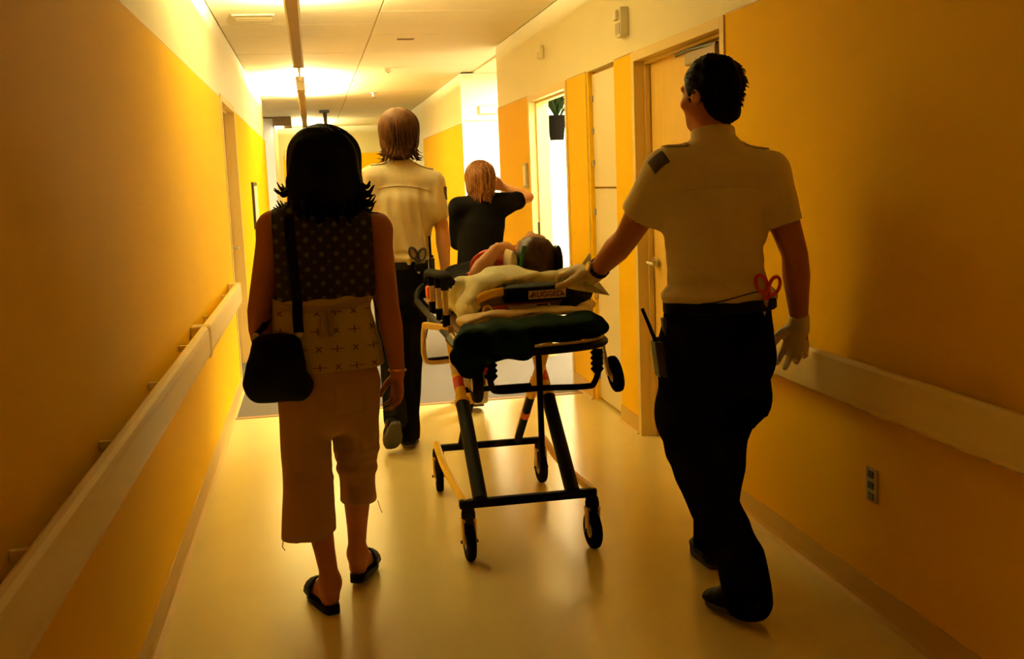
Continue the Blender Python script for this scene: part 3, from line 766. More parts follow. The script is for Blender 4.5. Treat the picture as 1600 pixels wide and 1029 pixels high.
def foot(vol, an, toe, heel, s=1.0):
    an, toe, heel = Vector(an), Vector(toe), Vector(heel); d = N(toe - heel)
    lat = d.cross(Vector((0, 0, 1)))
    limb(vol, [tuple(an), tuple(heel + d * 0.03 + Vector((0, 0, 0.03)))], [0.032 * s, 0.031 * s], k=0.03)
    limb(vol, [tuple(an + d * 0.02), tuple(heel.lerp(toe, 0.55) + Vector((0, 0, 0.038))), tuple(heel.lerp(toe, 0.86) + Vector((0, 0, 0.018)))], [0.034 * s, 0.036 * s, 0.036 * s], k=0.03, ry=[0.034 * s, 0.026 * s, 0.014 * s], lat=tuple(lat))
    limb(vol, [tuple(heel + d * 0.03 + Vector((0, 0, 0.026))), tuple(heel.lerp(toe, 0.8) + Vector((0, 0, 0.014)))], [0.028 * s, 0.038 * s], k=0.02, ry=[0.024 * s, 0.012 * s], lat=tuple(lat))
def foot_in(vol, an, toe, heel):                 # a foot inside a shoe
    an, toe, heel = Vector(an), Vector(toe), Vector(heel); d = N(toe - heel); up = N(d.cross(Vector((0, 0, 1)))).cross(d)
    a = heel.lerp(toe, 0.2) + up * 0.042; b = heel.lerp(toe, 0.72) + up * 0.036
    limb(vol, [tuple(an), tuple(a)], [0.026, 0.020], k=0.02); limb(vol, [tuple(a), tuple(b)], [0.020, 0.018], k=0.02); limb(vol, [tuple(an), tuple(b)], [0.026, 0.016], k=0.02)
def shoe(name, m, parent, an, toe, heel, s=1.0, lift=0.0, sole='sole_dark'):
    an, toe, heel = Vector(an), Vector(toe), Vector(heel); d = N(toe - heel); side = N(d.cross(Vector((0, 0, 1)))); up = side.cross(d)
    P = [an, toe, heel]; lo = [min(p[i] for p in P) - 0.09 for i in range(3)]; hi = [max(p[i] for p in P) + 0.09 for i in range(3)]
    L = (toe - heel).length; v = Vol(lo, hi, 0.006)
    q = lambda t, z: tuple(heel + d * L * t + up * z)
    v.chain([q(0.16, 0.035), q(0.45, 0.036), q(0.75, 0.030), q(0.90, 0.026)], [0.034 * s, 0.037 * s, 0.046 * s, 0.040 * s], [0.036 * s, 0.034 * s, 0.030 * s, 0.022 * s], lat=tuple(side), k=0.01)
    v.chain([q(0.2, 0.05), tuple(an + d * 0.01 + up * 0.02)], [0.038 * s, 0.041 * s], k=0.03)
    v.chain([q(0.55, 0.045), tuple(an + d * 0.015)], [0.036 * s, 0.036 * s], k=0.03)
    v.cut(tuple(heel + up * 0.012), tuple(-up))
    o = v.build(name, m, parent)
    mb = MB(); ring = []
    for i in range(20):
        a = 2 * math.pi * i / 20; t = 0.5 - 0.5 * math.cos(a); wd = (0.036 + 0.014 * math.sin(math.pi * min(1, max(0, (t - 0.3) / 0.75)))) * s * (abs(math.sin(a)) ** 0.45) * (1 if math.sin(a) > 0 else -1)
        ring.append(heel + d * L * (0.02 + 0.96 * t) + side * wd)
    n = 20; vs = [r for r in ring] + [r + up * 0.018 for r in ring]
    fs = [(i, (i + 1) % n, n + (i + 1) % n, n + i) for i in range(n)] + [tuple(range(n)), tuple(range(2 * n - 1, n - 1, -1))]
    mb.add(vs, fs).build('sole', sole, o)
    return o
def band(name, m, parent, c, rx, ry, hh, tilt=(0, 0, 1), lat=(1, 0, 0), th=0.006, n=40):   # a closed belt, cuff or bracelet ring
    c = Vector(c); ax = N(tilt); l = Vector(lat); l = N(l - ax * l.dot(ax)); f = ax.cross(l)
    vs, fs = [], []
    for i in range(n):
        a = 2 * math.pi * i / n
        for rr, z in ((0, -hh), (th, -hh * 0.8), (th, hh * 0.8), (0, hh)):
            vs.append(c + l * math.cos(a) * (rx + rr) + f * math.sin(a) * (ry + rr) + ax * z)
    for i in range(n):
        for j in range(4): fs.append((i * 4 + j, i * 4 + (j + 1) % 4, ((i + 1) % n) * 4 + (j + 1) % 4, ((i + 1) % n) * 4 + j))
    return MB().add(vs, fs, True).build(name, m, parent)

# ---- the woman with the shoulder bag, nearest on the left
wo = empty('person', (0.03, 3.75, 0), 'person in sleeveless patterned blouse and khaki capri pants with a black shoulder bag', 'person')
W = dict(shL=(-0.132, 3.755, 1.350), shR=(0.205, 3.755, 1.330), elL=(-0.205, 3.735, 1.075), wrL=(-0.200, 3.80, 0.86), elR=(0.236, 3.735, 1.06), wrR=(0.258, 3.765, 0.825),
         hipL=(-0.065, 3.76, 0.83), hipR=(0.10, 3.76, 0.83), knL=(-0.072, 3.785, 0.48), knR=(0.098, 3.87, 0.48), anL=(-0.022, 3.69, 0.10), anR=(0.080, 3.90, 0.125),
         toeL=(-0.085, 3.885, 0.02), heL=(-0.020, 3.655, 0.022), toeR=(0.135, 4.10, 0.03), heR=(0.072, 3.875, 0.045))
v = Vol((-0.34, 3.5, -0.01), (0.40, 4.16, 1.72), 0.006)
v.chain([(0.02, 3.76, 0.80), (0.02, 3.76, 0.93), (0.01, 3.755, 1.08), (0.02, 3.76, 1.22), (0.033, 3.76, 1.33), (0.036, 3.76, 1.39), (0.04, 3.765, 1.48)], [0.155, 0.150, 0.140, 0.145, 0.125, 0.055, 0.050], [0.10, 0.10, 0.09, 0.095, 0.075, 0.052, 0.050], k=0.03)
v.chain([W['shL'], (0.036, 3.757, 1.365), W['shR']], [0.055, 0.06, 0.055], k=0.04)
arm(v, W['shL'], W['elL'], W['wrL'], 1.06); arm(v, W['shR'], W['elR'], W['wrR'], 1.06)
hand(v, W['wrL'], (0.15, 0.5, -0.75), (1, 0, 0.2), (0.2, 0.8, 0.4), 0.95, (0.6, 0.7, 0.75, 0.8))
hand(v, W['wrR'], (-0.04, 0.06, -1), (-0.75, -0.2, 0), (-0.35, 0.9, 0.0), 0.98, (0.42, 0.40, 0.42, 0.5), spread=0.14)
leg(v, W['hipL'], W['knL'], W['anL'], 0.98); leg(v, W['hipR'], W['knR'], W['anR'], 0.98)
foot(v, W['anL'], W['toeL'], W['heL'], 0.95); foot(v, W['anR'], W['toeR'], W['heR'], 0.95)
head(v, (0.045, 3.775, 1.56), (0.12, 1, -0.03))
v.build('body', 'skin_tan', wo)
eyes(wo, (0.045, 3.775, 1.56), (0.12, 1, -0.03))
# blouse
v = Vol((-0.26, 3.56, 0.78), (0.34, 3.96, 1.46), 0.006)
v.chain([(0.032, 3.76, 0.80), (0.028, 3.76, 0.90), (0.008, 3.757, 1.02), (0.005, 3.755, 1.10), (0.015, 3.76, 1.24), (0.030, 3.76, 1.335), (0.034, 3.762, 1.40)], [0.190, 0.182, 0.172, 0.164, 0.166, 0.152, 0.090], [0.135, 0.130, 0.118, 0.110, 0.115, 0.090, 0.066], k=0.03)
v.chain([(-0.130, 3.755, 1.352), (0.035, 3.760, 1.388), (0.205, 3.755, 1.332)], [0.064, 0.066, 0.064], k=0.03)
v.chain([(-0.09, 3.757, 1.33), (-0.09, 3.757, 1.15)], [0.075, 0.07], [0.105, 0.10], k=0.03); v.chain([(0.14, 3.757, 1.32), (0.13, 3.757, 1.15)], [0.075, 0.07], [0.105, 0.10], k=0.03)
v.folds(0.0035, (22, 22, 9), 3, mask=lambda X, Y, Z: np.clip((1.32 - Z) / 0.25, 0.15, 1.0))
v.cut((0.03, 3.75, 0.853), (0.03, -0.05, -1)); v.F = np.where(v.xyz()[2] + 0 * v.F > 1.12, np.maximum(v.F, np.maximum(-0.140 - v.xyz()[0], v.xyz()[0] - 0.194)), v.F).astype(np.float32)
blouse = v.build('blouse', None, wo); bv = bvh_of(v)
def blouse_mat():
    m = bpy.data.materials.new('blouse_print'); m.use_nodes = True; nt = m.node_tree; b = nt.nodes['Principled BSDF']; b.inputs['Roughness'].default_value = 0.85; b.inputs['Specular IOR Level'].default_value = 0.2
    def n(t, **kw):
        x = nt.nodes.new(t)
        for k_, v_ in kw.items(): setattr(x, k_, v_)
        return x
    def mth(op, a, c=None, d=None):
        x = n('ShaderNodeMath', operation=op)
        for i, q in enumerate((a, c, d)):
            if q is None: continue
            if isinstance(q, (int, float)): x.inputs[i].default_value = q
            else: nt.links.new(q, x.inputs[i])
        return x.outputs[0]
    tc = n('ShaderNodeTexCoord'); sp = n('ShaderNodeSeparateXYZ'); nt.links.new(tc.outputs['Object'], sp.inputs[0])
    x, z = sp.outputs[0], sp.outputs[2]
    def cell(sc, ox=0.0, oz=0.0):
        u = mth('MULTIPLY', mth('ADD', x, ox), 1 / sc); w = mth('MULTIPLY', mth('ADD', z, oz), 1 / sc)
        return mth('SUBTRACT', mth('FRACT', u), 0.5), mth('SUBTRACT', mth('FRACT', w), 0.5), mth('FLOOR', u), mth('FLOOR', w)
    # upper cloth: chequer of small squares and small flowers on near-black
    u, w, iu, iw = cell(0.0245); au, aw = mth('ABSOLUTE', u), mth('ABSOLUTE', w)
    pu = mth('MODULO', mth('ABSOLUTE', iu), 2.0); pw = mth('MODULO', mth('ABSOLUTE', iw), 2.0); ev = mth('MULTIPLY', mth('LESS_THAN', pu, 0.5), mth('LESS_THAN', pw, 0.5)); od = mth('MULTIPLY', mth('GREATER_THAN', pu, 0.5), mth('GREATER_THAN', pw, 0.5))
    sq = mth('LESS_THAN', mth('MAXIMUM', au, aw), 0.27)
    r2 = mth('SQRT', mth('ADD', mth('MULTIPLY', u, u), mth('MULTIPLY', w, w)))
    arms = mth('LESS_THAN', mth('MINIMUM', mth('MINIMUM', au, aw), mth('MULTIPLY', mth('ABSOLUTE', mth('SUBTRACT', au, aw)), 0.7)), 0.055)
    fl = mth('MULTIPLY', mth('MULTIPLY', arms, mth('LESS_THAN', r2, 0.38)), mth('GREATER_THAN', r2, 0.08))
    motif = mth('ADD', mth('MULTIPLY', mth('MULTIPLY', sq, 0.4), ev), mth('MULTIPLY', fl, od))
    up = n('ShaderNodeMix', data_type='RGBA'); up.inputs[6].default_value = (0.020, 0.014, 0.008, 1); up.inputs[7].default_value = (0.12, 0.10, 0.05, 1); nt.links.new(motif, up.inputs[0])
    # lower cloth: olive gold with scattered crosses
    u, w, iu, iw = cell(0.062, 0.01, 0.02); au, aw = mth('ABSOLUTE', u), mth('ABSOLUTE', w); r2 = mth('SQRT', mth('ADD', mth('MULTIPLY', u, u), mth('MULTIPLY', w, w)))
    par = mth('MODULO', mth('ABSOLUTE', mth('ADD', iu, iw)), 2.0)
    xs = mth('MULTIPLY', mth('LESS_THAN', mth('ABSOLUTE', mth('SUBTRACT', au, aw)), 0.05), mth('LESS_THAN', r2, 0.20))
    pl_ = mth('MULTIPLY', mth('LESS_THAN', mth('MINIMUM', au, mth('MULTIPLY', aw, 1.6)), 0.04), mth('LESS_THAN', mth('ADD', au, mth('MULTIPLY', aw, 2.0)), 0.40))
    mo = mth('MAXIMUM', mth('MULTIPLY', xs, mth('LESS_THAN', par, 0.5)), mth('MULTIPLY', pl_, mth('GREATER_THAN', par, 0.5)))
    lo = n('ShaderNodeMix', data_type='RGBA'); lo.inputs[6].default_value = (0.42, 0.31, 0.075, 1); lo.inputs[7].default_value = (0.15, 0.07, 0.02, 1); nt.links.new(mo, lo.inputs[0])
    nz = n('ShaderNodeTexNoise'); nz.inputs['Scale'].default_value = 9; nt.links.new(tc.outputs['Object'], nz.inputs['Vector'])
    edge = mth('GREATER_THAN', mth('ADD', z, mth('MULTIPLY', mth('SUBTRACT', nz.outputs['Fac'], 0.5), 0.05)), 1.108)
    mx = n('ShaderNodeMix', data_type='RGBA'); nt.links.new(edge, mx.inputs[0]); nt.links.new(lo.outputs[2], mx.inputs[6]); nt.links.new(up.outputs[2], mx.inputs[7])
    nt.links.new(mx.outputs[2], b.inputs['Base Color']); MATS['blouse_print'] = m; return m
blouse.data.materials.append(blouse_mat())
mat('blouse_ribbon', (0.30, 0.19, 0.07), 0.8, var=0.15)
strip_on(bv, [(-0.155, 3.6, 1.095), (-0.06, 3.6, 1.082), (0.03, 3.6, 1.078), (0.10, 3.6, 1.086), (0.165, 3.6, 1.10)], (0, 1, 0), 0.011, off=0.004).build('waist_tie', 'blouse_ribbon', blouse, solid=0.003)
for dx in (-0.012, 0.014):
    strip_on(bv, [(0.02 + dx * 0.3, 3.6, 1.08), (0.02 + dx, 3.6, 1.04), (0.015 + dx * 1.3, 3.6, 0.985)], (0, 1, 0), 0.009, off=0.006).build('tie_end', 'blouse_ribbon', blouse, solid=0.003)
# capri pants
v = Vol((-0.24, 3.52, 0.22), (0.30, 4.02, 0.96), 0.006)
v.chain([(0.016, 3.76, 0.92), (0.016, 3.76, 0.80), (0.016, 3.765, 0.72)], [0.160, 0.172, 0.160], [0.115, 0.125, 0.115], k=0.02)
v.chain([(-0.070, 3.76, 0.80), (-0.073, 3.77, 0.65), (-0.078, 3.775, 0.50), (-0.086, 3.745, 0.36), (-0.090, 3.735, 0.24)], [0.092, 0.090, 0.086, 0.088, 0.094], [0.105, 0.098, 0.090, 0.092, 0.098], k=0.02)
v.chain([(0.105, 3.77, 0.80), (0.100, 3.81, 0.65), (0.100, 3.865, 0.50), (0.098, 3.875, 0.42), (0.098, 3.88, 0.30)], [0.088, 0.082, 0.074, 0.068, 0.070], [0.105, 0.096, 0.082, 0.078, 0.080], k=0.02)
v.folds(0.0065, (26, 26, 18), 11, n=6, mask=lambda X, Y, Z: np.clip((0.84 - Z) / 0.15, 0.2, 1.0))
v.folds(0.004, (6, 6, 60), 5, n=3, mask=lambda X, Y, Z: np.clip(1 - abs(Z - 0.50) / 0.10, 0, 1) * (X > 0.01))
v.cut((-0.09, 3.75, 0.270), (0.06, 0, -1)) ; F2 = v.F
X, Y, Z = v.xyz(); v.F = np.where((X > 0.015) & (Z < 0.338 + 0 * Y), np.maximum(v.F, 0.338 - Z), v.F).astype(np.float32)
capri = v.build('capri_pants', 'trouser_khaki', wo); cv = bvh_of(v)
patch(cv, 'back_pocket', 'trouser_khaki', capri, (0.085, 3.6, 0.765), (0, 1, 0), (1, 0, 0), (0, 0, 1), 0.050, 0.055, off=0.001, thick=0.003)
MB().tube([(-0.175, 3.70, 0.275), (-0.180, 3.69, 0.25), (-0.172, 3.69, 0.235)], 0.002, 5).build('loose_thread', 'trouser_khaki', capri)
MB().tube([(0.165, 3.84, 0.34), (0.172, 3.83, 0.31), (0.178, 3.83, 0.295)], 0.0015, 5).build('loose_thread', 'trouser_khaki', capri)
# slip-on sandals
for an, toe, he in ((W['anL'], W['toeL'], W['heL']), (W['anR'], W['toeR'], W['heR'])):
    toe, he = Vector(toe), Vector(he); d = N(toe - he); side = N(d.cross(Vector((0, 0, 1)))); up = side.cross(d); L = (toe - he).length
    mb = MB(); ring = []; n = 24
    for i in range(n):
        a = 2 * math.pi * i / n; t = 0.5 - 0.5 * math.cos(a); wd = (0.036 + 0.013 * math.sin(math.pi * min(1, max(0, (t - 0.25) / 0.75)))) * (abs(math.sin(a)) ** 0.45) * (1 if math.sin(a) > 0 else -1)
        ring.append((he + d * L * (-0.05 + 1.10 * t) + side * wd, t))
    vs = [r - up * (0.022 if t < 0.35 else 0.016) for r, t in ring] + [r + up * 0.006 for r, t in ring]
    fs = [(i, (i + 1) % n, n + (i + 1) % n, n + i) for i in range(n)] + [tuple(range(n)), tuple(range(2 * n - 1, n - 1, -1))]
    sd = mb.add(vs, fs).build('sandal', 'leather_black', wo)
    P = []
    for i in range(9):
        a = math.pi * i / 8
        for t in (0.50, 0.62, 0.74, 0.86):
            P.append(he + d * L * t + side * math.cos(a) * (0.050 - 0.010 * abs(t - 0.65)) + up * (0.004 + math.sin(a) * (0.078 - 0.085 * (t - 0.5))))
    MB().grid(P, 9, 4).build('upper', 'leather_black', sd, solid=0.005)
# hair: full bob with flicked ends
v = Vol((-0.16, 3.60, 1.34), (0.26, 3.94, 1.72), 0.006)
hc = Vector((0.045, 3.765, 1.575))
v.ell((0.046, 3.762, 1.585), (0.118, 0.120, 0.108), k=0.02)
v.chain([(0.045, 3.745, 1.58), (0.043, 3.730, 1.50), (0.042, 3.735, 1.425)], [0.118, 0.130, 0.118], [0.105, 0.090, 0.070], k=0.03)
v.ell((0.05, 3.90, 1.545), (0.062, 0.075, 0.090), k=0.02, mode='sub')
v.folds(0.004, (55, 55, 6), 21, n=6, warp=2.0)
ex = MB(); roots = []
rng = random.Random(5)
for i in range(70):                              # clumps along the lower edge, flicked outwards at the sides
    sd = i % 7 < 4
    if sd:
        q = -1 if i % 2 else 1; a = (math.pi if q < 0 else 0.0) + rng.uniform(-0.45, 0.25) * -q
        ca, sa = math.cos(a), math.sin(a); z0 = rng.uniform(1.43, 1.53); out = rng.uniform(0.018, 0.045)
        p0 = Vector((0.043 + ca * 0.116, 3.735 + sa * 0.08, z0)); p1 = p0 + Vector((ca * 0.006, 0, -0.035)); p2 = p1 + Vector((ca * out * 0.7, 0, -0.012)); p3 = p2 + Vector((ca * out * 0.5, 0, rng.uniform(0.0, 0.03)))
    else:
        a = math.pi * (1.08 + 0.84 * rng.random()); ca, sa = math.cos(a), math.sin(a); z0 = rng.uniform(1.40, 1.45)
        p0 = Vector((0.043 + ca * 0.112, 3.735 + sa * 0.078, z0)); p1 = p0 + Vector((0, 0, -0.025)); p2 = p1 + Vector((ca * 0.006, sa * 0.004, -0.018)); p3 = p2 + Vector((ca * rng.uniform(-0.005, 0.025), 0, rng.uniform(-0.016, 0.004)))
    roots.append([p0, p1, p2, p3])
strands(ex, roots, 0.0105, 7)
strands(ex, cap_strands((0.046, 3.762, 1.585), 0.118, 0.120, 0.106, 1.40, 110, 8, low=0.92), 0.006)
v.build('hair', 'hair_black', wo, extra=ex)
band('bracelet', 'gold', wo, lerp(W['elR'], W['wrR'], 0.97), 0.029, 0.027, 0.004, tilt=(0.05, 0.1, 1), th=0.003)
band('wristwatch', 'gold', wo, lerp(W['elL'], W['wrL'], 0.92), 0.030, 0.028, 0.006, tilt=(0, -0.25, 1), th=0.003)
# shoulder bag (hangs from her left shoulder)
bg = empty('shoulder_bag', (-0.15, 3.645, 0.80), 'black leather shoulder bag at the left hip of the person in capri pants', 'bag')
v = Vol((-0.30, 3.50, 0.74), (0.02, 3.74, 1.06), 0.005)
v.chain([(-0.155, 3.632, 0.845), (-0.152, 3.632, 0.90), (-0.145, 3.635, 0.975)], [0.108, 0.100, 0.075], [0.050, 0.048, 0.034], k=0.02)
v.chain([(-0.215, 3.632, 0.82), (-0.09, 3.632, 0.815)], [0.045, 0.045], k=0.03)
v.folds(0.0025, (25, 25, 25), 8); v.cut((-0.15, 3.6, 1.008), (0, 0, 1), 0.01)
v.build('pouch', 'leather_black', bg); bb = bvh_of(v)
for x in (-0.215, -0.072): MB().lathe((x, 3.635, 1.00), (0, 1, 0), [(0.010, -0.003), (0.013, 0), (0.010, 0.003)], 14).build('ring', 'steel', bg)
strip_on(bb, [(-0.235, 3.5, 0.935), (-0.15, 3.5, 0.915), (-0.06, 3.5, 0.93)], (0, 1, 0), 0.004, off=0.002).build('flap_edge', 'leather_black', bg, solid=0.003)
S = strip_on(bv, [(-0.082, 3.6, 1.395), (-0.078, 3.6, 1.25), (-0.072, 3.6, 1.10)], (0, 1, 0), 0.017, wdir=(1, 0, 0), off=0.005)
S.build('strap', 'leather_black', bg, solid=0.004)
mb = MB(); a0 = bv.ray_cast(Vector((-0.072, 3.3, 1.10)), Vector((0, 1, 0)))[0]
C = curve_pts([(-0.072, a0.y - 0.005, 1.10), (-0.074, 3.632, 1.05), (-0.073, 3.632, 1.005)], 5); P = []
for p in C: P += [p + Vector((-0.017, 0, 0)), p, p + Vector((0.017, 0, 0))]
mb.grid(P, len(C), 3).build('strap', 'leather_black', bg, solid=0.004)
C = curve_pts([(-0.215, 3.64, 1.005), (-0.185, 3.70, 1.03), (-0.165, 3.80, 1.09), (-0.13, 3.885, 1.20), (-0.10, 3.875, 1.32), (-0.085, 3.80, 1.425), (-0.082, 3.74, 1.43), (-0.082, 3.69, 1.39)], 5); P = []
for p in C: P += [p + Vector((-0.012, 0, 0)), p, p + Vector((0.012, 0, 0))]
MB().grid(P, len(C), 3).build('strap', 'leather_black', bg, solid=0.004)

# ---- the paramedic pushing at the right, nearest the camera
mn = empty('person', (1.33, 3.45, 0), 'person in cream uniform shirt, black trousers and gloves pushing the stretcher at right', 'person')
M = dict(shL=(1.155, 3.455, 1.485), shR=(1.525, 3.455, 1.465), elL=(1.065, 3.61, 1.265), wrL=(1.002, 3.82, 1.130), elR=(1.603, 3.42, 1.195), wrR=(1.645, 3.475, 0.952),
         hipL=(1.245, 3.46, 0.92), hipR=(1.425, 3.46, 0.92), knL=(1.245, 3.465, 0.52), anL=(1.325, 3.205, 0.14), knR=(1.435, 3.665, 0.50), anR=(1.405, 3.73, 0.10),
         heL=(1.335, 3.135, 0.035), toeL=(1.275, 3.405, 0.004), heR=(1.405, 3.66, 0.004), toeR=(1.43, 3.94, 0.004))
mhc, mface = (1.330, 3.475, 1.745), (-0.50, 0.88, -0.04)
v = Vol((0.86, 2.98, 0.0), (1.74, 4.05, 1.90), 0.0065)
v.chain([(1.335, 3.455, 0.92), (1.335, 3.455, 1.03), (1.33, 3.455, 1.18), (1.335, 3.46, 1.34), (1.338, 3.46, 1.47), (1.335, 3.462, 1.53), (1.332, 3.468, 1.64)], [0.165, 0.160, 0.150, 0.175, 0.150, 0.065, 0.060], [0.10, 0.095, 0.095, 0.105, 0.08, 0.06, 0.06], k=0.03)
v.chain([M['shL'], (1.336, 3.457, 1.505), M['shR']], [0.05, 0.055, 0.05], k=0.04)
arm(v, M['shL'], M['elL'], M['wrL'], 1.22); arm(v, M['shR'], M['elR'], M['wrR'], 1.22)
hL = dict(fwd=(-0.62, 0.60, 0.10), nrm=(-0.1, 0.1, -1), thumb=(-0.6, -0.6, -0.2), size=1.10, curl=(0.50, 0.52, 0.52, 0.52))
hR = dict(fwd=(-0.10, 0.12, -1), nrm=(-0.6, -0.6, 0), thumb=(-0.75, 0.65, 0.0), size=1.08, curl=(0.20, 0.30, 0.55, 0.75), spread=0.22)
hand(v, M['wrL'], **hL); hand(v, M['wrR'], **hR)
leg(v, M['hipL'], M['knL'], M['anL'], 1.05); leg(v, M['hipR'], M['knR'], M['anR'], 1.05)
foot_in(v, M['anL'], M['toeL'], M['heL']); foot_in(v, M['anR'], M['toeR'], M['heR'])
head(v, mhc, mface, s=1.06)
v.build('body', 'skin_tan', mn)
eyes(mn, mhc, mface, s=1.06)
# shirt
v = Vol((0.98, 3.24, 1.0), (1.72, 3.70, 1.68), 0.006)
v.chain([(1.345, 3.455, 1.00), (1.343, 3.455, 1.075), (1.335, 3.455, 1.13), (1.330, 3.455, 1.22), (1.335, 3.457, 1.36), (1.338, 3.460, 1.46), (1.335, 3.463, 1.555)], [0.184, 0.190, 0.176, 0.170, 0.193, 0.180, 0.080], [0.128, 0.136, 0.126, 0.122, 0.128, 0.098, 0.075], k=0.02)
v.chain([(1.165, 3.457, 1.492), (1.336, 3.459, 1.530), (1.517, 3.457, 1.472)], [0.062, 0.066, 0.062], k=0.05)
v.chain([M['shL'], lerp(M['shL'], M['elL'], 0.45), lerp(M['shL'], M['elL'], 0.80)], [0.072, 0.073, 0.072], k=0.05)
v.chain([M['shR'], lerp(M['shR'], M['elR'], 0.45), lerp(M['shR'], M['elR'], 0.80)], [0.072, 0.072, 0.071], k=0.05)
v.folds(0.0075, (30, 30, 15), 31, n=6, warp=2.0, mask=lambda X, Y, Z: np.clip((1.50 - Z) / 0.15, 0.25, 1.0) + 0 * X)
v.folds(0.006, (4, 4, 60), 33, n=3, mask=lambda X, Y, Z: np.clip(1 - abs(Z - 1.11) / 0.10, 0, 1) + 0 * X)
q = Vector(M['elL']) - Vector(M['shL']); v.cut(tuple(Vector(M['shL']) + q * 0.62), tuple(q))
X, Y, Z = v.xyz(); q = N(Vector(M['elR']) - Vector(M['shR'])); p = Vector(M['shR']) + (Vector(M['elR']) - Vector(M['shR'])) * 0.62
v.F = np.where(X + 0 * Y + 0 * Z > 1.505, np.maximum(v.F, (X - p.x) * q.x + (Y - p.y) * q.y + (Z - p.z) * q.z), v.F).astype(np.float32)
shirt = v.build('shirt', 'shirt_cream', mn); sv = bvh_of(v)
# the sleeve cut must not clip the torso: rebuilt below the arm by its own panel of cloth
v = Vol((1.10, 3.26, 1.0), (1.58, 3.66, 1.46), 0.006)
v.chain([(1.345, 3.455, 1.00), (1.343, 3.455, 1.075), (1.335, 3.455, 1.13), (1.330, 3.455, 1.22), (1.335, 3.457, 1.36), (1.336, 3.458, 1.44)], [0.183, 0.189, 0.175, 0.169, 0.186, 0.165], [0.127, 0.135, 0.125, 0.121, 0.127, 0.10], k=0.02)
v.folds(0.0075, (30, 30, 15), 31, n=6, warp=2.0, mask=lambda X, Y, Z: np.clip((1.50 - Z) / 0.15, 0.25, 1.0) + 0 * X)
v.folds(0.007, (4, 4, 60), 33, n=3, mask=lambda X, Y, Z: np.clip(1 - abs(Z - 1.11) / 0.10, 0, 1) + 0 * X)
v.cut((1.34, 3.45, 1.03), (0, 0, -1))
v.build('shirt_back', 'shirt_cream', shirt); sv2 = bvh_of(v)
v = Vol((1.22, 3.34, 1.52), (1.45, 3.58, 1.68), 0.004)
v.chain([(1.334, 3.460, 1.535), (1.333, 3.465, 1.585), (1.332, 3.468, 1.622)], [0.092, 0.076, 0.074], [0.085, 0.072, 0.070], k=0.01)
v.chain([(1.333, 3.50, 1.56), (1.33, 3.53, 1.66)], [0.045, 0.06], k=0.01, mode='sub'); v.cut((1.33, 3.46, 1.625), (0, 0.25, 1), 0.004)
v.build('collar', 'shirt_cream', shirt)
strip_on(sv, [(1.18, 3.3, 1.425), (1.26, 3.3, 1.432), (1.34, 3.3, 1.435), (1.42, 3.3, 1.430), (1.50, 3.3, 1.418)], (0, 1, 0), 0.003, off=0.0015).build('yoke_seam', 'shirt_cream', shirt, solid=0.002)
for x0, x1, z0, z1 in ((1.235, 1.150, 1.62, 1.58), (1.430, 1.525, 1.62, 1.56)):
    P = []
    for i in range(7):
        t = i / 6
        for w in (-0.024, 0, 0.024):
            x = x0 + (x1 - x0) * t; y = 3.457 + w * (1 if i < 6 else 0.4)
            hh = sv.ray_cast(Vector((x, y, 1.8)), Vector((0, 0, -1)))
            P.append((hh[0] if hh[0] else Vector((x, y, 1.5))) + Vector((0, 0, 0.005)))
    MB().grid(P, 7, 3).build('epaulette', 'shirt_cream', shirt, solid=0.004)
patch(sv, 'shoulder_patch', 'patch_dark', shirt, (1.122, 3.405, 1.520), (0.45, 0.75, -0.5), (0.80, -0.15, 0.55), (-0.45, 0.2, 0.85), 0.030, 0.030, off=0.003)
# trousers
v = Vol((1.05, 3.0, 0.02), (1.62, 3.92, 1.08), 0.0065)
v.chain([(1.345, 3.455, 1.05), (1.340, 3.457, 0.94), (1.335, 3.46, 0.84)], [0.186, 0.198, 0.194], [0.130, 0.140, 0.140], k=0.02)
v.chain([(1.235, 3.46, 0.86), (1.235, 3.465, 0.70), (1.240, 3.465, 0.53), (1.275, 3.355, 0.37), (1.315, 3.235, 0.22), (1.328, 3.195, 0.07)], [0.112, 0.108, 0.092, 0.086, 0.080, 0.072], [0.12, 0.110, 0.098, 0.094, 0.085, 0.085], k=0.02)
v.chain([(1.435, 3.46, 0.86), (1.445, 3.55, 0.70), (1.440, 3.66, 0.52), (1.43, 3.70, 0.33), (1.408, 3.722, 0.07)], [0.105, 0.100, 0.088, 0.080, 0.072], [0.12, 0.11, 0.098, 0.088, 0.085], k=0.02)
v.ell((1.512, 3.53, 0.68), (0.045, 0.075, 0.085), k=0.03); v.ell((1.150, 3.47, 0.66), (0.03, 0.07, 0.08), k=0.03)
v.folds(0.006, (13, 13, 16), 41, n=6); v.cut((1.34, 3.45, 1.055), (0, 0, 1)); v.cut((1.3, 3.4, 0.045), (0, 0.12, -1))
tr = v.build('trousers', 'trouser_black', mn); tv = bvh_of(v)
for x in (1.265, 1.425): patch(tv, 'back_pocket', 'trouser_black', tr, (x, 3.2, 0.90), (0, 1, 0), (1, 0, 0), (0, 0, 1), 0.055, 0.065, off=0.002, thick=0.004)
patch(tv, 'cargo_pocket', 'trouser_black', tr, (1.60, 3.53, 0.66), (-1, 0, 0), (0, 1, 0), (0, 0, 1), 0.07, 0.09, off=0.004, thick=0.006)
band('belt', 'leather_black', mn, (1.345, 3.455, 1.035), 0.192, 0.136, 0.020, th=0.006)
shoe('boot', 'leather_black', mn, M['anL'], M['toeL'], M['heL'], 1.12); shoe('boot', 'leather_black', mn, M['anR'], M['toeR'], M['heR'], 1.12)
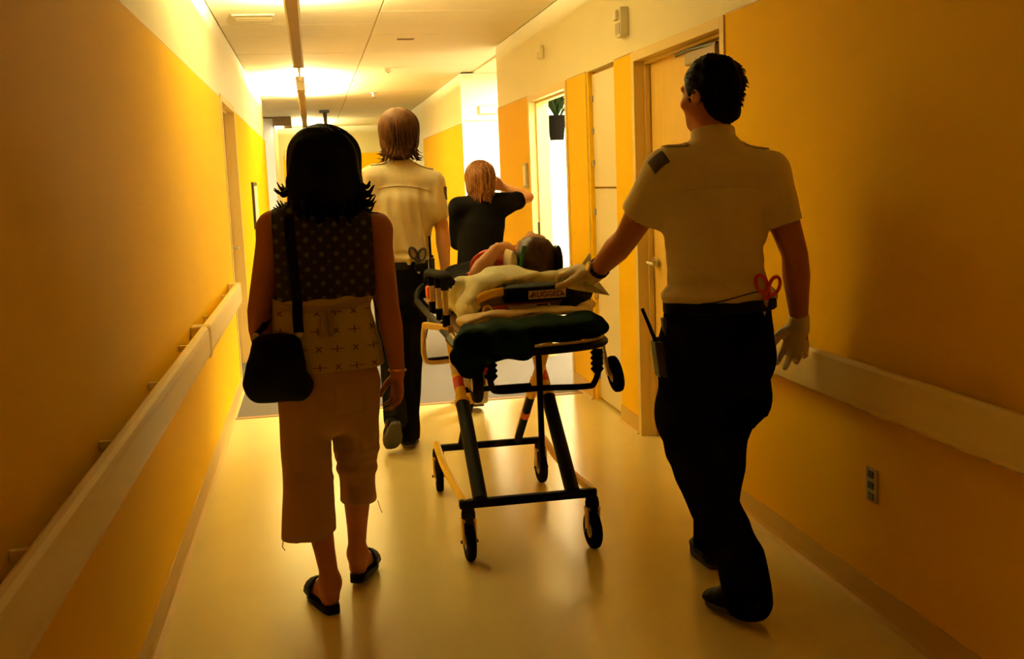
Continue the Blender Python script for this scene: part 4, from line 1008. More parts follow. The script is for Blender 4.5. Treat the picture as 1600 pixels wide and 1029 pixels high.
# short black hair
v = Vol((1.18, 3.32, 1.62), (1.48, 3.62, 1.90), 0.005)
f = N(mface); u = N(Vector((0, 0, 1)) - f * f.z); r = f.cross(u); hc = Vector(mhc); HP = lambda a, b, z: tuple(hc + r * a * 1.06 + f * b * 1.06 + u * z * 1.06)
rot = [tuple(r), tuple(f), tuple(u)]
v.ell(HP(0, -0.012, 0.026), (0.087, 0.107, 0.100), rot, k=0.02)
v.chain([HP(0, -0.045, 0.01), HP(0, -0.050, -0.058)], [0.078, 0.060], [0.066, 0.050], lat=tuple(r), k=0.03)
v.ell(HP(0, 0.115, -0.035), (0.150, 0.092, 0.100), rot, k=0.01, mode='sub')
for s_ in (-1, 1): v.ell(HP(s_ * 0.088, 0.010, -0.045), (0.030, 0.045, 0.060), rot, k=0.01, mode='sub')
v.folds(0.003, (70, 70, 70), 9, n=5)
vv, _ = v.mesh(); rg = random.Random(3); ex = MB(); roots = []
for i in rg.sample(range(len(vv)), 420):           # short tufts
    p = Vector(vv[i].tolist()); d = N(p - hc)
    if (p - hc).dot(f) > 0.035 or p.z < 1.70: continue
    roots.append([p - d * 0.006, p + d * 0.003 + Vector((0, 0, -0.003)), p + d * 0.006 + Vector((rg.uniform(-.006, .006), rg.uniform(-.005, .005), -0.010))])
strands(ex, roots, 0.0045, 4)
v.build('hair', 'hair_black', mn, extra=ex)
# gloves
for wr, hp, el in ((M['wrL'], hL, M['elL']), (M['wrR'], hR, M['elR'])):
    w = Vector(wr); v = Vol(tuple(w - Vector((0.24, 0.22, 0.24))), tuple(w + Vector((0.24, 0.24, 0.12))), 0.005)
    hand(v, wr, grow=0.003, **hp)
    e = N(Vector(el) - w); v.chain([tuple(w + e * 0.025), tuple(w - e * 0.02)], [0.034, 0.033], k=0.012)
    v.cut(tuple(w + e * 0.028), tuple(e)); v.folds(0.0012, (60, 60, 60), 2)
    v.build('glove', 'glove_latex', mn)
wt = lerp(M['wrL'], M['elL'], 0.16); ax_ = Vector(M['elL']) - Vector(M['wrL'])
wa = band('wristwatch', 'leather_black', mn, wt, 0.036, 0.036, 0.011, tilt=tuple(ax_), th=0.004)
uu = N(Vector((-0.55, -0.65, 0.5)) - N(ax_) * Vector((-0.55, -0.65, 0.5)).dot(N(ax_)))
MB().lathe(Vector(wt) + uu * 0.038, uu, [(0.018, 0), (0.019, 0.006), (0.016, 0.010)], 20).build('dial', 'steel', wa)
# things on his belt
rd = empty('two_way_radio', (1.12, 3.44, 0.86), 'black two-way radio with a tilted antenna on the hip of the person pushing', 'radio')
MB().obox((1.118, 3.43, 0.865), (1, 0, -0.06), (0, 1, 0), (-0.12, 0, 1), 0.016, 0.028, 0.062, 0.006).build('body', 'black_plastic', rd)
MB().tube([(1.105, 3.425, 0.925), (1.082, 3.425, 0.985), (1.060, 3.425, 1.040)], [0.007, 0.006, 0.006], 8).build('antenna', 'black_rubber', rd)
MB().lathe((1.118, 3.447, 0.924), (-0.12, 0, 1), [(0.008, 0), (0.008, 0.012), (0.006, 0.014)], 12).build('knob', 'black_plastic', rd)
MB().obox((1.140, 3.43, 0.955), (1, 0, -0.06), (0, 1, 0), (-0.12, 0, 1), 0.006, 0.014, 0.05, 0.003).build('belt_clip', 'black_plastic', rd)
MB().tube(curve_pts([(1.115, 3.40, 0.81), (1.12, 3.395, 0.76), (1.128, 3.40, 0.72), (1.135, 3.41, 0.80)], 5), 0.003, 6).build('cord', 'black_rubber', rd)
def shears(name, label, c, m, tilt=0.0, s=1.0, grp=None):
    c = Vector(c); r_ = empty(name, tuple(c), label, 'scissors')
    for q, a in ((-1, 0.45), (1, 0.30)):
        cx = c + Vector((q * 0.021 + tilt * 0.03, 0, 0.038 - 0.004 * (q + 1))) * s
        pts = [cx + Vector((math.cos(t) * 0.0165 + 0.25 * math.sin(t) * 0.024 * q, 0.003 * q, math.sin(t) * 0.026)) * s for t in [2 * math.pi * i / 18 for i in range(19)]]
        g_ = MB().tube(pts, 0.0055 * s, 8, caps=False)
        g_.tube([cx + Vector((-q * 0.006, 0.003 * q, -0.024)) * s, c + Vector((-q * 0.002, 0.003 * q, -0.010)) * s], [0.0065 * s, 0.006 * s], 8)
        g_.build('handle', m, r_)
        MB().obox(c + Vector((-q * 0.002, 0.003 * q + 0.020, -0.05)) * s, (1, 0, q * 0.03), (0, 1, 0.5), (-q * 0.03, -0.5, 1), 0.006 * s, 0.0015 * s, 0.045 * s).build('blade', 'steel', r_)
    MB().lathe(c + Vector((0, -0.008, -0.012)) * s, (0, 1, 0), [(0.004 * s, 0), (0.004 * s, 0.014 * s)], 10).build('pivot', 'steel', r_)
    return r_
hit = sv2.ray_cast(Vector((1.46, 3.0, 1.06)), Vector((0, 1, 0)))[0]
shears('trauma_shears', 'red-handled shears tucked in the back of a black belt', (1.458, hit.y - 0.013, 1.066), 'red_plastic', 0.3, 1.15)
hp_ = []
for x, z in ((1.235, 1.055), (1.28, 1.058), (1.34, 1.072), (1.40, 1.082), (1.44, 1.086)):
    hh = sv2.ray_cast(Vector((x, 3.0, z)), Vector((0, 1, 0)))[0]; hp_.append(hh - Vector((0, 0.004, 0)))
tag(MB().tube(curve_pts(hp_, 5), 0.002, 6).build('cord', 'leather_black', None, tuple(hp_[0])), 'thin dark cord running left from the red shears above the belt', 'cord')

# ---- the tall paramedic ahead, pulling with his right hand
ta = empty('person', (0.44, 6.0, 0), 'tall person with chin-length brown hair in a white uniform shirt walking ahead', 'person')
T = dict(shL=(0.325, 6.01, 1.515), shR=(0.668, 6.01, 1.475), elL=(0.27, 6.02, 1.24), wrL=(0.30, 6.16, 1.04), elR=(0.703, 6.00, 1.215), wrR=(0.706, 5.955, 0.985),
         hipL=(0.385, 6.02, 0.95), hipR=(0.545, 6.02, 0.95), knL=(0.385, 6.06, 0.53), anL=(0.372, 5.80, 0.20), knR=(0.495, 6.09, 0.53), anR=(0.448, 5.965, 0.10),
         heL=(0.368, 5.715, 0.20), toeL=(0.345, 5.90, 0.008), heR=(0.445, 5.90, 0.004), toeR=(0.475, 6.18, 0.004))
thc, tface = (0.487, 6.03, 1.765), (0.18, 1, -0.05)
v = Vol((0.12, 5.60, 0.0), (0.86, 6.40, 1.92), 0.007)
v.chain([(0.465, 6.015, 0.95), (0.46, 6.015, 1.06), (0.47, 6.015, 1.20), (0.485, 6.015, 1.36), (0.495, 6.015, 1.47), (0.492, 6.018, 1.54), (0.489, 6.022, 1.66)], [0.140, 0.130, 0.135, 0.155, 0.135, 0.058, 0.052], [0.095, 0.09, 0.09, 0.10, 0.08, 0.055, 0.054], k=0.03)
v.chain([T['shL'], (0.49, 6.012, 1.52), T['shR']], [0.05, 0.055, 0.05], k=0.04)
arm(v, T['shL'], T['elL'], T['wrL'], 1.05); arm(v, T['shR'], T['elR'], T['wrR'], 1.05)
hand(v, T['wrR'], (0.02, -0.35, -0.75), (0.1, -1, 0), (0.7, 0, 0.3), 1.02, (0.75, 0.8, 0.85, 0.9)); hand(v, T['wrL'], (0.1, 0.9, -0.3), (0, 0, -1), (1, 0, 0.2), 1.0)
leg(v, T['hipL'], T['knL'], T['anL'], 1.0); leg(v, T['hipR'], T['knR'], T['anR'], 1.0)
foot_in(v, T['anL'], T['toeL'], T['heL']); foot_in(v, T['anR'], T['toeR'], T['heR'])
head(v, thc, tface); v.build('body', 'skin_light', ta); eyes(ta, thc, tface)
v = Vol((0.20, 5.82, 1.0), (0.84, 6.22, 1.68), 0.007)
v.chain([(0.462, 6.015, 1.02), (0.458, 6.015, 1.075), (0.465, 6.013, 1.14), (0.475, 6.013, 1.25), (0.488, 6.014, 1.38), (0.495, 6.014, 1.48), (0.491, 6.018, 1.57)], [0.146, 0.160, 0.158, 0.162, 0.172, 0.160, 0.068], [0.112, 0.126, 0.122, 0.118, 0.120, 0.094, 0.066], k=0.02)
v.chain([(0.335, 6.012, 1.518), (0.49, 6.014, 1.548), (0.655, 6.012, 1.483)], [0.058, 0.062, 0.058], k=0.05)
for a, b in (('shL', 'elL'), ('shR', 'elR')): v.chain([T[a], lerp(T[a], T[b], 0.4), lerp(T[a], T[b], 0.62)], [0.062, 0.060, 0.057], k=0.05)
v.folds(0.0075, (58, 30, 9), 51, n=5, warp=1.8, mask=lambda X, Y, Z: np.clip((1.50 - Z) / 0.12, 0.1, 1.0) + 0 * X)
v.folds(0.006, (8, 8, 70), 53, n=3, mask=lambda X, Y, Z: np.clip(1 - abs(Z - 1.08) / 0.06, 0, 1) + 0 * X)
v.cut((0.46, 6.0, 1.035), (0, 0, -1))
tsh = v.build('shirt', 'shirt_cream', ta); tsv = bvh_of(v)
strip_on(tsv, [(0.35, 5.8, 1.462), (0.42, 5.8, 1.470), (0.49, 5.8, 1.470), (0.57, 5.8, 1.458), (0.64, 5.8, 1.440)], (0, 1, 0), 0.004, off=0.002).build('yoke_seam', 'shirt_cream', tsh, solid=0.003)
for x0, x1 in ((0.415, 0.325), (0.570, 0.670)):
    P = []
    for i in range(7):
        for w in (-0.024, 0, 0.024):
            x = x0 + (x1 - x0) * i / 6; hh = tsv.ray_cast(Vector((x, 6.012 + w, 1.8)), Vector((0, 0, -1)))
            P.append((hh[0] if hh[0] else Vector((x, 6.01 + w, 1.5))) + Vector((0, 0, 0.005)))
    MB().grid(P, 7, 3).build('epaulette', 'shirt_cream', tsh, solid=0.004)
patch(tsv, 'shoulder_patch', 'patch_dark', tsh, (0.735, 5.985, 1.42), (-0.9, 0.45, 0), (0.4, 0.8, 0), (0, 0, 1), 0.028, 0.036, off=0.003)
v = Vol((0.22, 5.62, 0.03), (0.72, 6.32, 1.08), 0.007)
v.chain([(0.462, 6.015, 1.05), (0.465, 6.017, 0.95), (0.466, 6.02, 0.86)], [0.140, 0.155, 0.155], [0.105, 0.118, 0.118], k=0.02)
v.chain([(0.385, 6.02, 0.88), (0.383, 6.045, 0.70), (0.383, 6.05, 0.54), (0.378, 5.95, 0.38), (0.372, 5.81, 0.20)], [0.085, 0.080, 0.070, 0.066, 0.060], [0.10, 0.09, 0.078, 0.075, 0.07], k=0.02)
v.chain([(0.548, 6.02, 0.88), (0.525, 6.06, 0.70), (0.495, 6.08, 0.53), (0.470, 6.03, 0.33), (0.450, 5.97, 0.06)], [0.088, 0.082, 0.072, 0.068, 0.064], [0.10, 0.09, 0.078, 0.075, 0.075], k=0.02)
v.folds(0.005, (15, 15, 15), 61); v.cut((0.46, 6.0, 1.055), (0, 0, 1)); v.cut((0.46, 6.0, 0.045), (0, 0, -1)); v.build('trousers', 'trouser_black', ta)
tb = band('belt', 'leather_black', ta, (0.462, 6.015, 1.035), 0.150, 0.116, 0.020)
MB().box(0.53, 0.58, 5.875, 5.91, 1.0, 1.045, 0.006).build('pouch', 'leather_black', tb)
shoe('boot', 'leather_black', ta, T['anL'], T['toeL'], T['heL'], 1.1); shoe('boot', 'leather_black', ta, T['anR'], T['toeR'], T['heR'], 1.1)
def bob(parent, c, m, w, d, ztop, zbot, seed, open_dir, flick=0.0, ns=110):
    c = Vector(c); v = Vol((c.x - 0.2, c.y - 0.2, zbot - 0.06), (c.x + 0.2, c.y + 0.2, ztop + 0.04), 0.006)
    rz = 0.105; zc = ztop - rz
    v.ell((c.x, c.y, zc), (w, d, rz), k=0.02)
    v.chain([(c.x, c.y - 0.005, zc), (c.x, c.y - 0.018, (zc + zbot) / 2), (c.x, c.y - 0.022, zbot + 0.035)], [w, w * 1.02, w * 0.80], [d * 0.92, d * 0.80, d * 0.60], k=0.03)
    o = Vector(open_dir).normalized(); v.ell(tuple(c + o * 0.125 + Vector((0, 0, zc - c.z - 0.04))), (0.062, 0.075, 0.085), k=0.02, mode='sub')
    v.folds(0.004, (60, 60, 5), seed, n=6, warp=1.5)
    rg = random.Random(seed); ex = MB(); roots = []
    for i in range(ns):
        a = math.pi * (0.95 + 1.1 * rg.random()); ca, sa = math.cos(a), math.sin(a); z0 = zbot + rg.uniform(0.03, 0.09)
        p0 = Vector((c.x + ca * w * 0.82, c.y - 0.02 + sa * d * 0.66, z0)); p1 = p0 + Vector((0, 0, -0.035)); p2 = p1 + Vector((ca * flick * 0.5 + rg.uniform(-.006, .006), sa * flick * 0.2, -0.025)); p3 = p2 + Vector((ca * flick * rg.random() * 1.6, 0, rg.uniform(-0.02, 0.008)))
        roots.append([p0, p1, p2, p3])
    strands(ex, roots, 0.006)
    strands(ex, cap_strands((c.x, c.y, zc), w, d, rz, zbot, 130, seed + 1), 0.0055)
    return v.build('hair', m, parent, extra=ex)
bob(ta, (0.489, 6.015, 1.765), 'hair_brown', 0.106, 0.118, 1.893, 1.635, 71, tface, 0.022)
# gear on the tall paramedic's belt
rd = empty('two_way_radio', (0.615, 5.95, 1.0), 'black two-way radio with upright antenna on the tall person\'s right hip', 'radio')
MB().box(0.612, 0.642, 5.90, 5.95, 0.955, 1.07, 0.006).build('body', 'black_plastic', rd)
MB().tube([(0.622, 5.915, 1.07), (0.620, 5.915, 1.19)], 0.007, 8).build('antenna', 'black_rubber', rd)
MB().lathe((0.633, 5.935, 1.07), (0, 0, 1), [(0.007, 0), (0.007, 0.012), (0.005, 0.014)], 12).build('knob', 'black_plastic', rd)
shears('trauma_shears', 'dark-handled shears tucked in the tall person\'s belt', (0.548, 5.893, 1.058), 'black_plastic', 0.0, 1.2)

# ---- the dark-shirted woman at the front, hand raised to her head
nu = empty('person', (1.05, 6.8, 0), 'person in a black short-sleeved top with a hand raised to blond-brown hair', 'person')
U = dict(shL=(0.905, 6.80, 1.315), shR=(1.222, 6.80, 1.325), elL=(0.905, 6.90, 1.09), wrL=(1.02, 7.05, 1.10), elR=(1.372, 6.83, 1.362), wrR=(1.232, 6.95, 1.43),
         hipL=(0.985, 6.81, 0.84), hipR=(1.115, 6.81, 0.84), knL=(0.945, 6.93, 0.46), anL=(0.915, 6.99, 0.085), knR=(1.035, 6.85, 0.46), anR=(0.965, 6.72, 0.10),
         heL=(0.915, 6.94, 0.004), toeL=(0.915, 7.18, 0.004), heR=(0.965, 6.665, 0.05), toeR=(0.97, 6.89, 0.004))
nhc, nface = (1.057, 6.83, 1.495), (0.1, 1, -0.15)
v = Vol((0.76, 6.5, 0.0), (1.46, 7.25, 1.66), 0.008)
v.chain([(1.05, 6.81, 0.83), (1.045, 6.81, 0.95), (1.04, 6.805, 1.06), (1.055, 6.805, 1.20), (1.063, 6.805, 1.29), (1.06, 6.81, 1.35), (1.058, 6.82, 1.43)], [0.14, 0.13, 0.115, 0.13, 0.115, 0.05, 0.046], [0.095, 0.09, 0.085, 0.09, 0.07, 0.048, 0.046], k=0.03)
v.chain([U['shL'], (1.06, 6.80, 1.335), U['shR']], [0.045, 0.05, 0.045], k=0.04)
arm(v, U['shL'], U['elL'], U['wrL'], 0.92); arm(v, U['shR'], U['elR'], U['wrR'], 0.92)
hand(v, U['wrR'], (-0.85, 0.1, 0.25), (-0.3, -0.4, 0), (0, -0.3, 1), 0.92, (0.35, 0.35, 0.4, 0.45)); hand(v, U['wrL'], (0.6, 0.6, 0.0), (0, 0, -1), (-0.5, 0.5, 0.3), 0.92, (0.6, 0.6, 0.6, 0.6))
leg(v, U['hipL'], U['knL'], U['anL'], 0.95); leg(v, U['hipR'], U['knR'], U['anR'], 0.95)
foot_in(v, U['anL'], U['toeL'], U['heL']); foot_in(v, U['anR'], U['toeR'], U['heR'])
head(v, nhc, nface, s=0.96); v.build('body', 'skin_light', nu); eyes(nu, nhc, nface, s=0.96)
v = Vol((0.78, 6.62, 0.80), (1.40, 7.0, 1.44), 0.007)
v.chain([(1.045, 6.81, 0.80), (1.045, 6.81, 0.92), (1.035, 6.807, 1.06), (1.052, 6.806, 1.20), (1.062, 6.806, 1.29), (1.06, 6.81, 1.36)], [0.168, 0.160, 0.145, 0.155, 0.145, 0.065], [0.118, 0.112, 0.105, 0.108, 0.088, 0.06], k=0.02)
v.chain([(0.915, 6.80, 1.318), (1.06, 6.803, 1.348), (1.215, 6.80, 1.330)], [0.054, 0.058, 0.056], k=0.04)
v.chain([U['shL'], lerp(U['shL'], U['elL'], 0.5), U['elL'], lerp(U['elL'], U['wrL'], 0.4)], [0.060, 0.056, 0.050, 0.045], k=0.04); v.chain([U['shR'], lerp(U['shR'], U['elR'], 0.45)], [0.060, 0.060], k=0.04)
v.folds(0.004, (18, 18, 10), 81); v.cut((1.05, 6.8, 0.835), (0, 0, -1)); v.build('top', 'scrub_black', nu)
v = Vol((0.84, 6.52, 0.05), (1.26, 7.16, 0.93), 0.008)
v.chain([(1.045, 6.81, 0.90), (1.05, 6.81, 0.80), (1.05, 6.815, 0.74)], [0.145, 0.158, 0.15], [0.105, 0.115, 0.11], k=0.02)
v.chain([(0.985, 6.81, 0.80), (0.975, 6.87, 0.62), (0.947, 6.93, 0.46), (0.918, 6.985, 0.06)], [0.080, 0.074, 0.066, 0.066], k=0.02)
v.chain([(1.115, 6.81, 0.80), (1.075, 6.84, 0.62), (1.037, 6.84, 0.46), (0.968, 6.735, 0.08)], [0.080, 0.074, 0.066, 0.066], k=0.02)
v.folds(0.004, (15, 15, 15), 83); v.cut((1.05, 6.8, 0.06), (0, 0, -1)); v.build('trousers', 'trouser_grey', nu)
shoe('shoe', 'leather_black', nu, U['anL'], U['toeL'], U['heL'], 1.0); shoe('shoe', 'leather_black', nu, U['anR'], U['toeR'], U['heR'], 1.0)
bob(nu, (1.057, 6.815, 1.495), 'hair_blond', 0.094, 0.108, 1.606, 1.375, 91, nface, 0.006)

# ------------------------------------------------------------------ the stretcher
st = empty('ambulance_stretcher', (0.79, 4.8, 0), 'yellow and black wheeled ambulance stretcher carrying a patient', 'stretcher')
SX0, SX1 = 0.515, 1.065
def tube(name, pts, r, m, parent=st, sm=True, n=12, k=6):
    return MB().tube(curve_pts(pts, k) if (sm and len(pts) > 2) else pts, r, n).build(name, m, parent)
# undercarriage
MB().box(0.49, 1.045, 4.035, 4.070, 0.212, 0.246, 0.006).build('base_crossbar', 'black_tube', st)
MB().box(0.52, 1.035, 4.990, 5.022, 0.205, 0.236, 0.006).build('base_crossbar', 'black_tube', st)
for x, s_ in ((0.512, -1), (1.030, 1)):
    tube('base_side_tube', [(x, 5.03, 0.235), (x - 0.004, 4.90, 0.232), (x - 0.004, 4.70, 0.215), (x, 4.40, 0.215), (x + 0.004, 4.05, 0.232)], 0.017, 'yellow_tube')
for x in (0.575, 0.948):
    y0, z0, y1, z1 = 4.055, 0.24, 4.84, 0.83
    f_ = lambda t, dx=0.0: (x + dx, y0 + (y1 - y0) * t, z0 + (z1 - z0) * t)
    tube('leg', [f_(0), f_(0.52)], 0.030, 'black_tube'); o = tube('leg', [f_(0.47), f_(1.0)], 0.024, 'yellow_tube')
    MB().tube([f_(0.515), f_(0.535)], 0.033, 14).build('collar', 'yellow_tube', o)
    MB().tube([f_(0.60), f_(0.66)], 0.0255, 14).build('red_decal', 'red_plastic', o)
    MB().tube([f_(0.68), f_(0.74)], 0.0255, 14).build('pale_decal', 'label_cream', o)
for x in (0.630, 0.905):
    y0, z0, y1, z1 = 5.005, 0.225, 4.22, 0.83
    f_ = lambda t: (x, y0 + (y1 - y0) * t, z0 + (z1 - z0) * t)
    tube('leg', [f_(0), f_(0.55)], 0.019, 'black_tube'); o = tube('leg', [f_(0.5), f_(1.0)], 0.022, 'yellow_tube')
    MB().tube([f_(0.28), f_(0.34)], 0.0205, 14).build('red_decal', 'red_plastic', o)
tube('pivot_bar', [(0.56, 4.52, 0.59), (0.97, 4.52, 0.59)], 0.012, 'black_tube')
tube('strut', [(0.905, 4.98, 0.25), (0.925, 4.62, 0.60)], 0.020, 'yellow_tube')
# hanging centre bar at the head end
tube('centre_bar', [(0.812, 3.965, 0.82), (0.812, 3.965, 0.35)], 0.012, 'black_tube')
# castors
def castor(x, y, r, swivel, m_fork, w=0.034):
    c = empty('castor', (x, y, 0.0)); c.parent = st; c.location = Vector((x, y, 0)) - st.location
    ax = Vector((math.cos(swivel), math.sin(swivel), 0)); ctr = Vector((x, y, r))
    prof = [(r * 0.62, -w / 2), (r * 0.88, -w / 2), (r * 0.97, -w * 0.36), (r, -w * 0.12), (r, w * 0.12), (r * 0.97, w * 0.36), (r * 0.88, w / 2), (r * 0.62, w / 2)]
    MB().lathe(ctr, ax, prof, 28).build('tyre', 'black_rubber', c)
    MB().lathe(ctr, ax, [(r * 0.3, -w * 0.55), (r * 0.63, -w * 0.40), (r * 0.63, w * 0.40), (r * 0.3, w * 0.55)], 20).build('hub', 'grey_plastic', c)
    side = ax; fk = MB(); up = Vector((0, 0, 1))
    for q in (-1, 1): fk.obox(ctr + side * q * (w / 2 + 0.007) + up * r * 0.55, side, side.cross(up), up, 0.004, 0.017, r * 0.62, 0.002)
    fk.obox(ctr + up * (r + 0.012), side, side.cross(up), up, w / 2 + 0.012, 0.022, 0.007, 0.003)
    fk.build('fork', m_fork, c)
    MB().tube([ctr - side * (w / 2 + 0.018), ctr + side * (w / 2 + 0.018)], 0.007, 10).build('axle_bolt', 'dark_metal', c)
    MB().lathe((x, y, 2 * r + 0.012), (0, 0, 1), [(0.026, -0.012), (0.028, 0.0), (0.028, 0.025), (0.024, 0.045)], 18).build('swivel_head', 'black_tube', c)
    return c
castor(0.523, 4.045, 0.078, 0.03, 'yellow_tube'); castor(1.025, 4.045, 0.078, 0.10, 'label_cream'); castor(0.518, 5.03, 0.078, -0.05, 'yellow_tube'); castor(1.022, 5.03, 0.078, 0.05, 'label_cream')
# bed frame
tube('side_frame', [(SX0, 4.25, 0.855), (SX0, 5.0, 0.855), (SX0, 5.72, 0.855)], 0.016, 'black_tube', sm=False)
tube('side_frame', [(SX1, 4.25, 0.855), (SX1, 5.0, 0.855), (SX1, 5.72, 0.855)], 0.016, 'yellow_tube', sm=False)
P = curve_pts([(SX0, 4.27, 0.855), (SX0 + 0.005, 4.05, 0.853), (0.57, 3.92, 0.850), (0.70, 3.865, 0.848), (0.85, 3.855, 0.850), (1.0, 3.89, 0.852), (1.072, 4.0, 0.853), (SX1, 4.27, 0.855)], 8)
hb = MB().tube(P, 0.016, 10, r2=0.024, flat=(0, 0, 1)).build('head_bar', 'black_tube', st)
MB().tube([p + Vector((0, 0, 0.019)) for p in P], 0.006, 8).build('bar_edge', 'label_cream', hb)
tube('foot_bar', [(SX0, 5.72, 0.855), (0.53, 5.80, 0.90), (0.60, 5.84, 0.935), (0.79, 5.85, 0.94), (0.98, 5.84, 0.935), (1.05, 5.80, 0.90), (SX1, 5.72, 0.855)], 0.014, 'black_tube')
for y in (4.3, 4.8, 5.3, 5.7): MB().box(SX0, SX1, y - 0.015, y + 0.015, 0.835, 0.86).build('cross_slat', 'black_tube', st)
MB().box(0.55, 1.03, 4.25, 5.7, 0.862, 0.872).build('deck', 'grey_underside', st)
# lower push loop with bellows grips
lp = tube('push_loop', [(0.604, 3.90, 0.835), (0.606, 3.885, 0.775), (0.612, 3.875, 0.725), (0.64, 3.87, 0.705), (0.80, 3.865, 0.707), (0.97, 3.87, 0.700), (1.005, 3.875, 0.712), (1.030, 3.885, 0.775), (1.036, 3.90, 0.835)], 0.0115, 'black_tube')
for x in (0.612, 1.020):
    MB().lathe((x, 3.885, 0.745), (0, 0, 1), [(0.012, 0)] + [(0.026 if i % 2 else 0.017, 0.006 + i * 0.0105) for i in range(8)] + [(0.014, 0.092)], 16).build('bellows', 'black_rubber', lp)
MB().box(0.585, 0.60, 3.87, 3.90, 0.775, 0.80, 0.004).build('red_tab', 'red_plastic', lp)
# loading wheels
for x, tl in ((0.562, 0.0), (1.102, 0.16)):
    c = empty('loading_wheel', (x, 3.93, 0.73)); c.parent = st; c.location = Vector((x, 3.93, 0.73)) - st.location
    ax = Vector((math.cos(tl), 0, math.sin(tl))); r = 0.072; w = 0.036
    MB().lathe((x, 3.93, 0.728), ax, [(r * 0.5, -w / 2), (r * 0.85, -w / 2), (r * 0.96, -w * 0.36), (r, 0), (r * 0.96, w * 0.36), (r * 0.85, w / 2), (r * 0.5, w / 2)], 26).build('tyre', 'black_rubber', c)
    MB().lathe((x, 3.93, 0.728), ax, [(r * 0.2, -w * 0.6), (r * 0.5, -w * 0.45), (r * 0.5, w * 0.45), (r * 0.2, w * 0.6)], 16).build('hub', 'grey_plastic', c)
    up = Vector((0, 0, 1)); sd = -1 if x > 0.8 else 1
    MB().obox((x + sd * 0.028 - tl * 0.05, 3.93, 0.785), ax, (0, 1, 0), (-math.sin(tl), 0, math.cos(tl)), 0.005, 0.016, 0.062, 0.002).build('bracket', 'label_cream', c)
# left side rail: black grip over three pale posts
rl = tube('side_rail', [(0.535, 4.34, 1.075), (0.522, 4.40, 1.100), (0.517, 4.68, 1.085), (0.515, 5.02, 1.065), (0.517, 5.12, 1.04), (0.52, 5.15, 1.0)], 0.019, 'black_rubber')
for y, zt in ((4.42, 1.098), (4.66, 1.086), (4.95, 1.070)):
    p_ = tube('post', [(0.517, y, 0.90), (0.517, y, zt)], 0.0125, 'label_cream', rl)
    tube('sleeve', [(0.517, y, zt - 0.060), (0.517, y, zt)], 0.017, 'black_rubber', rl); tube('sleeve', [(0.517, y, 0.885), (0.517, y, 0.935)], 0.016, 'black_rubber', rl)
MB().obox((0.512, 4.99, 0.975), (1, 0, 0), (0, 1, 0), (0, 0, 1), 0.016, 0.045, 0.032, 0.012).build('release_handle', 'red_plastic', rl)
MB().obox((0.500, 4.63, 0.858), (0.99, 0.12, 0.0), (-0.118, 0.99, -0.085), (0, 0.085, 1), 0.012, 0.25, 0.014, 0.005).build('rail_channel', 'base_vinyl', st)
rr = tube('side_rail', [(1.085, 4.45, 0.80), (1.088, 4.50, 0.77), (1.088, 5.15, 0.77), (1.085, 5.22, 0.80)], 0.015, 'black_rubber')
for y in (4.6, 4.85, 5.1): tube('post', [(1.084, y, 0.85), (1.087, y, 0.77)], 0.011, 'label_cream', rr)
# foot-end drop frame at the left
fr = tube('drop_frame', [(0.50, 5.20, 0.80), (0.492, 5.21, 0.72), (0.495, 5.21, 0.63), (0.53, 5.21, 0.605), (0.68, 5.21, 0.61)], 0.013, 'label_cream')
tube('cross_tube', [(0.50, 5.215, 0.615), (0.80, 5.215, 0.625)], 0.013, 'black_tube', fr)
MB().box(0.505, 0.56, 5.0, 5.12, 0.795, 0.84, 0.006).build('latch_box', 'black_plastic', st)
# backrest: yellow frame, dark cover with label, underside pan
bk = tube('backrest_frame', [(0.585, 4.95, 0.905), (0.578, 4.50, 0.955), (0.580, 4.25, 0.985), (0.600, 4.15, 1.015), (0.645, 4.105, 1.043), (0.72, 4.09, 1.055), (0.86, 4.088, 1.057), (0.98, 4.09, 1.054), (1.035, 4.115, 1.035), (1.055, 4.25, 0.995), (1.055, 4.50, 0.955), (1.05, 4.95, 0.905)], 0.018, 'yellow_tube')
cvr = MB().obox((0.865, 4.085, 1.045), (1, 0, 0.012), (0, 1, 0.2), (0, -0.2, 1), 0.160, 0.030, 0.032, 0.010).build('backrest_cover', 'leather_black', st)
MB().add([(1.02, 4.06, 1.075), (1.075, 4.10, 1.04), (1.02, 4.07, 0.945), (0.90, 4.075, 0.955), (1.02, 4.16, 1.075), (1.075, 4.20, 1.04), (1.02, 4.17, 0.945), (0.90, 4.175, 0.955)], [(0, 1, 2, 3), (7, 6, 5, 4), (0, 4, 5, 1), (1, 5, 6, 2), (2, 6, 7, 3), (3, 7, 4, 0)]).build('side_flap', 'leather_black', cvr)
lab = MB().obox((0.872, 4.0515, 1.0385), (1, 0, 0.012), (0, 1, 0.2), (0, -0.2, 1), 0.074, 0.0015, 0.0165).build('label_patch', 'label_cream', cvr)
def text_mesh(body, size):
    cu = bpy.data.curves.new('t', 'FONT'); cu.body = body; cu.size = size; cu.extrude = 0.0006; cu.align_x = 'CENTER'; cu.align_y = 'CENTER'; cu.offset = 0.0006
    to = bpy.data.objects.new('t', cu); COL.objects.link(to); dg = bpy.context.evaluated_depsgraph_get(); dg.update()
    me = bpy.data.meshes.new_from_object(to.evaluated_get(dg)); bpy.data.objects.remove(to); bpy.data.curves.remove(cu); return me
me = text_mesh('RUGGED', 0.030)
n_ = N((0, -1, -0.2)); xa = N((1, 0, 0.012)); za = N(xa.cross(n_)); za = za if za.z > 0 else -za
Mx = Matrix((xa, za, xa.cross(za))).transposed().to_4x4(); Mx.translation = Vector((0.872, 4.0495, 1.038))
me.transform(Mx); link('lettering', me, 'label_ink', cvr)
tri = MB()
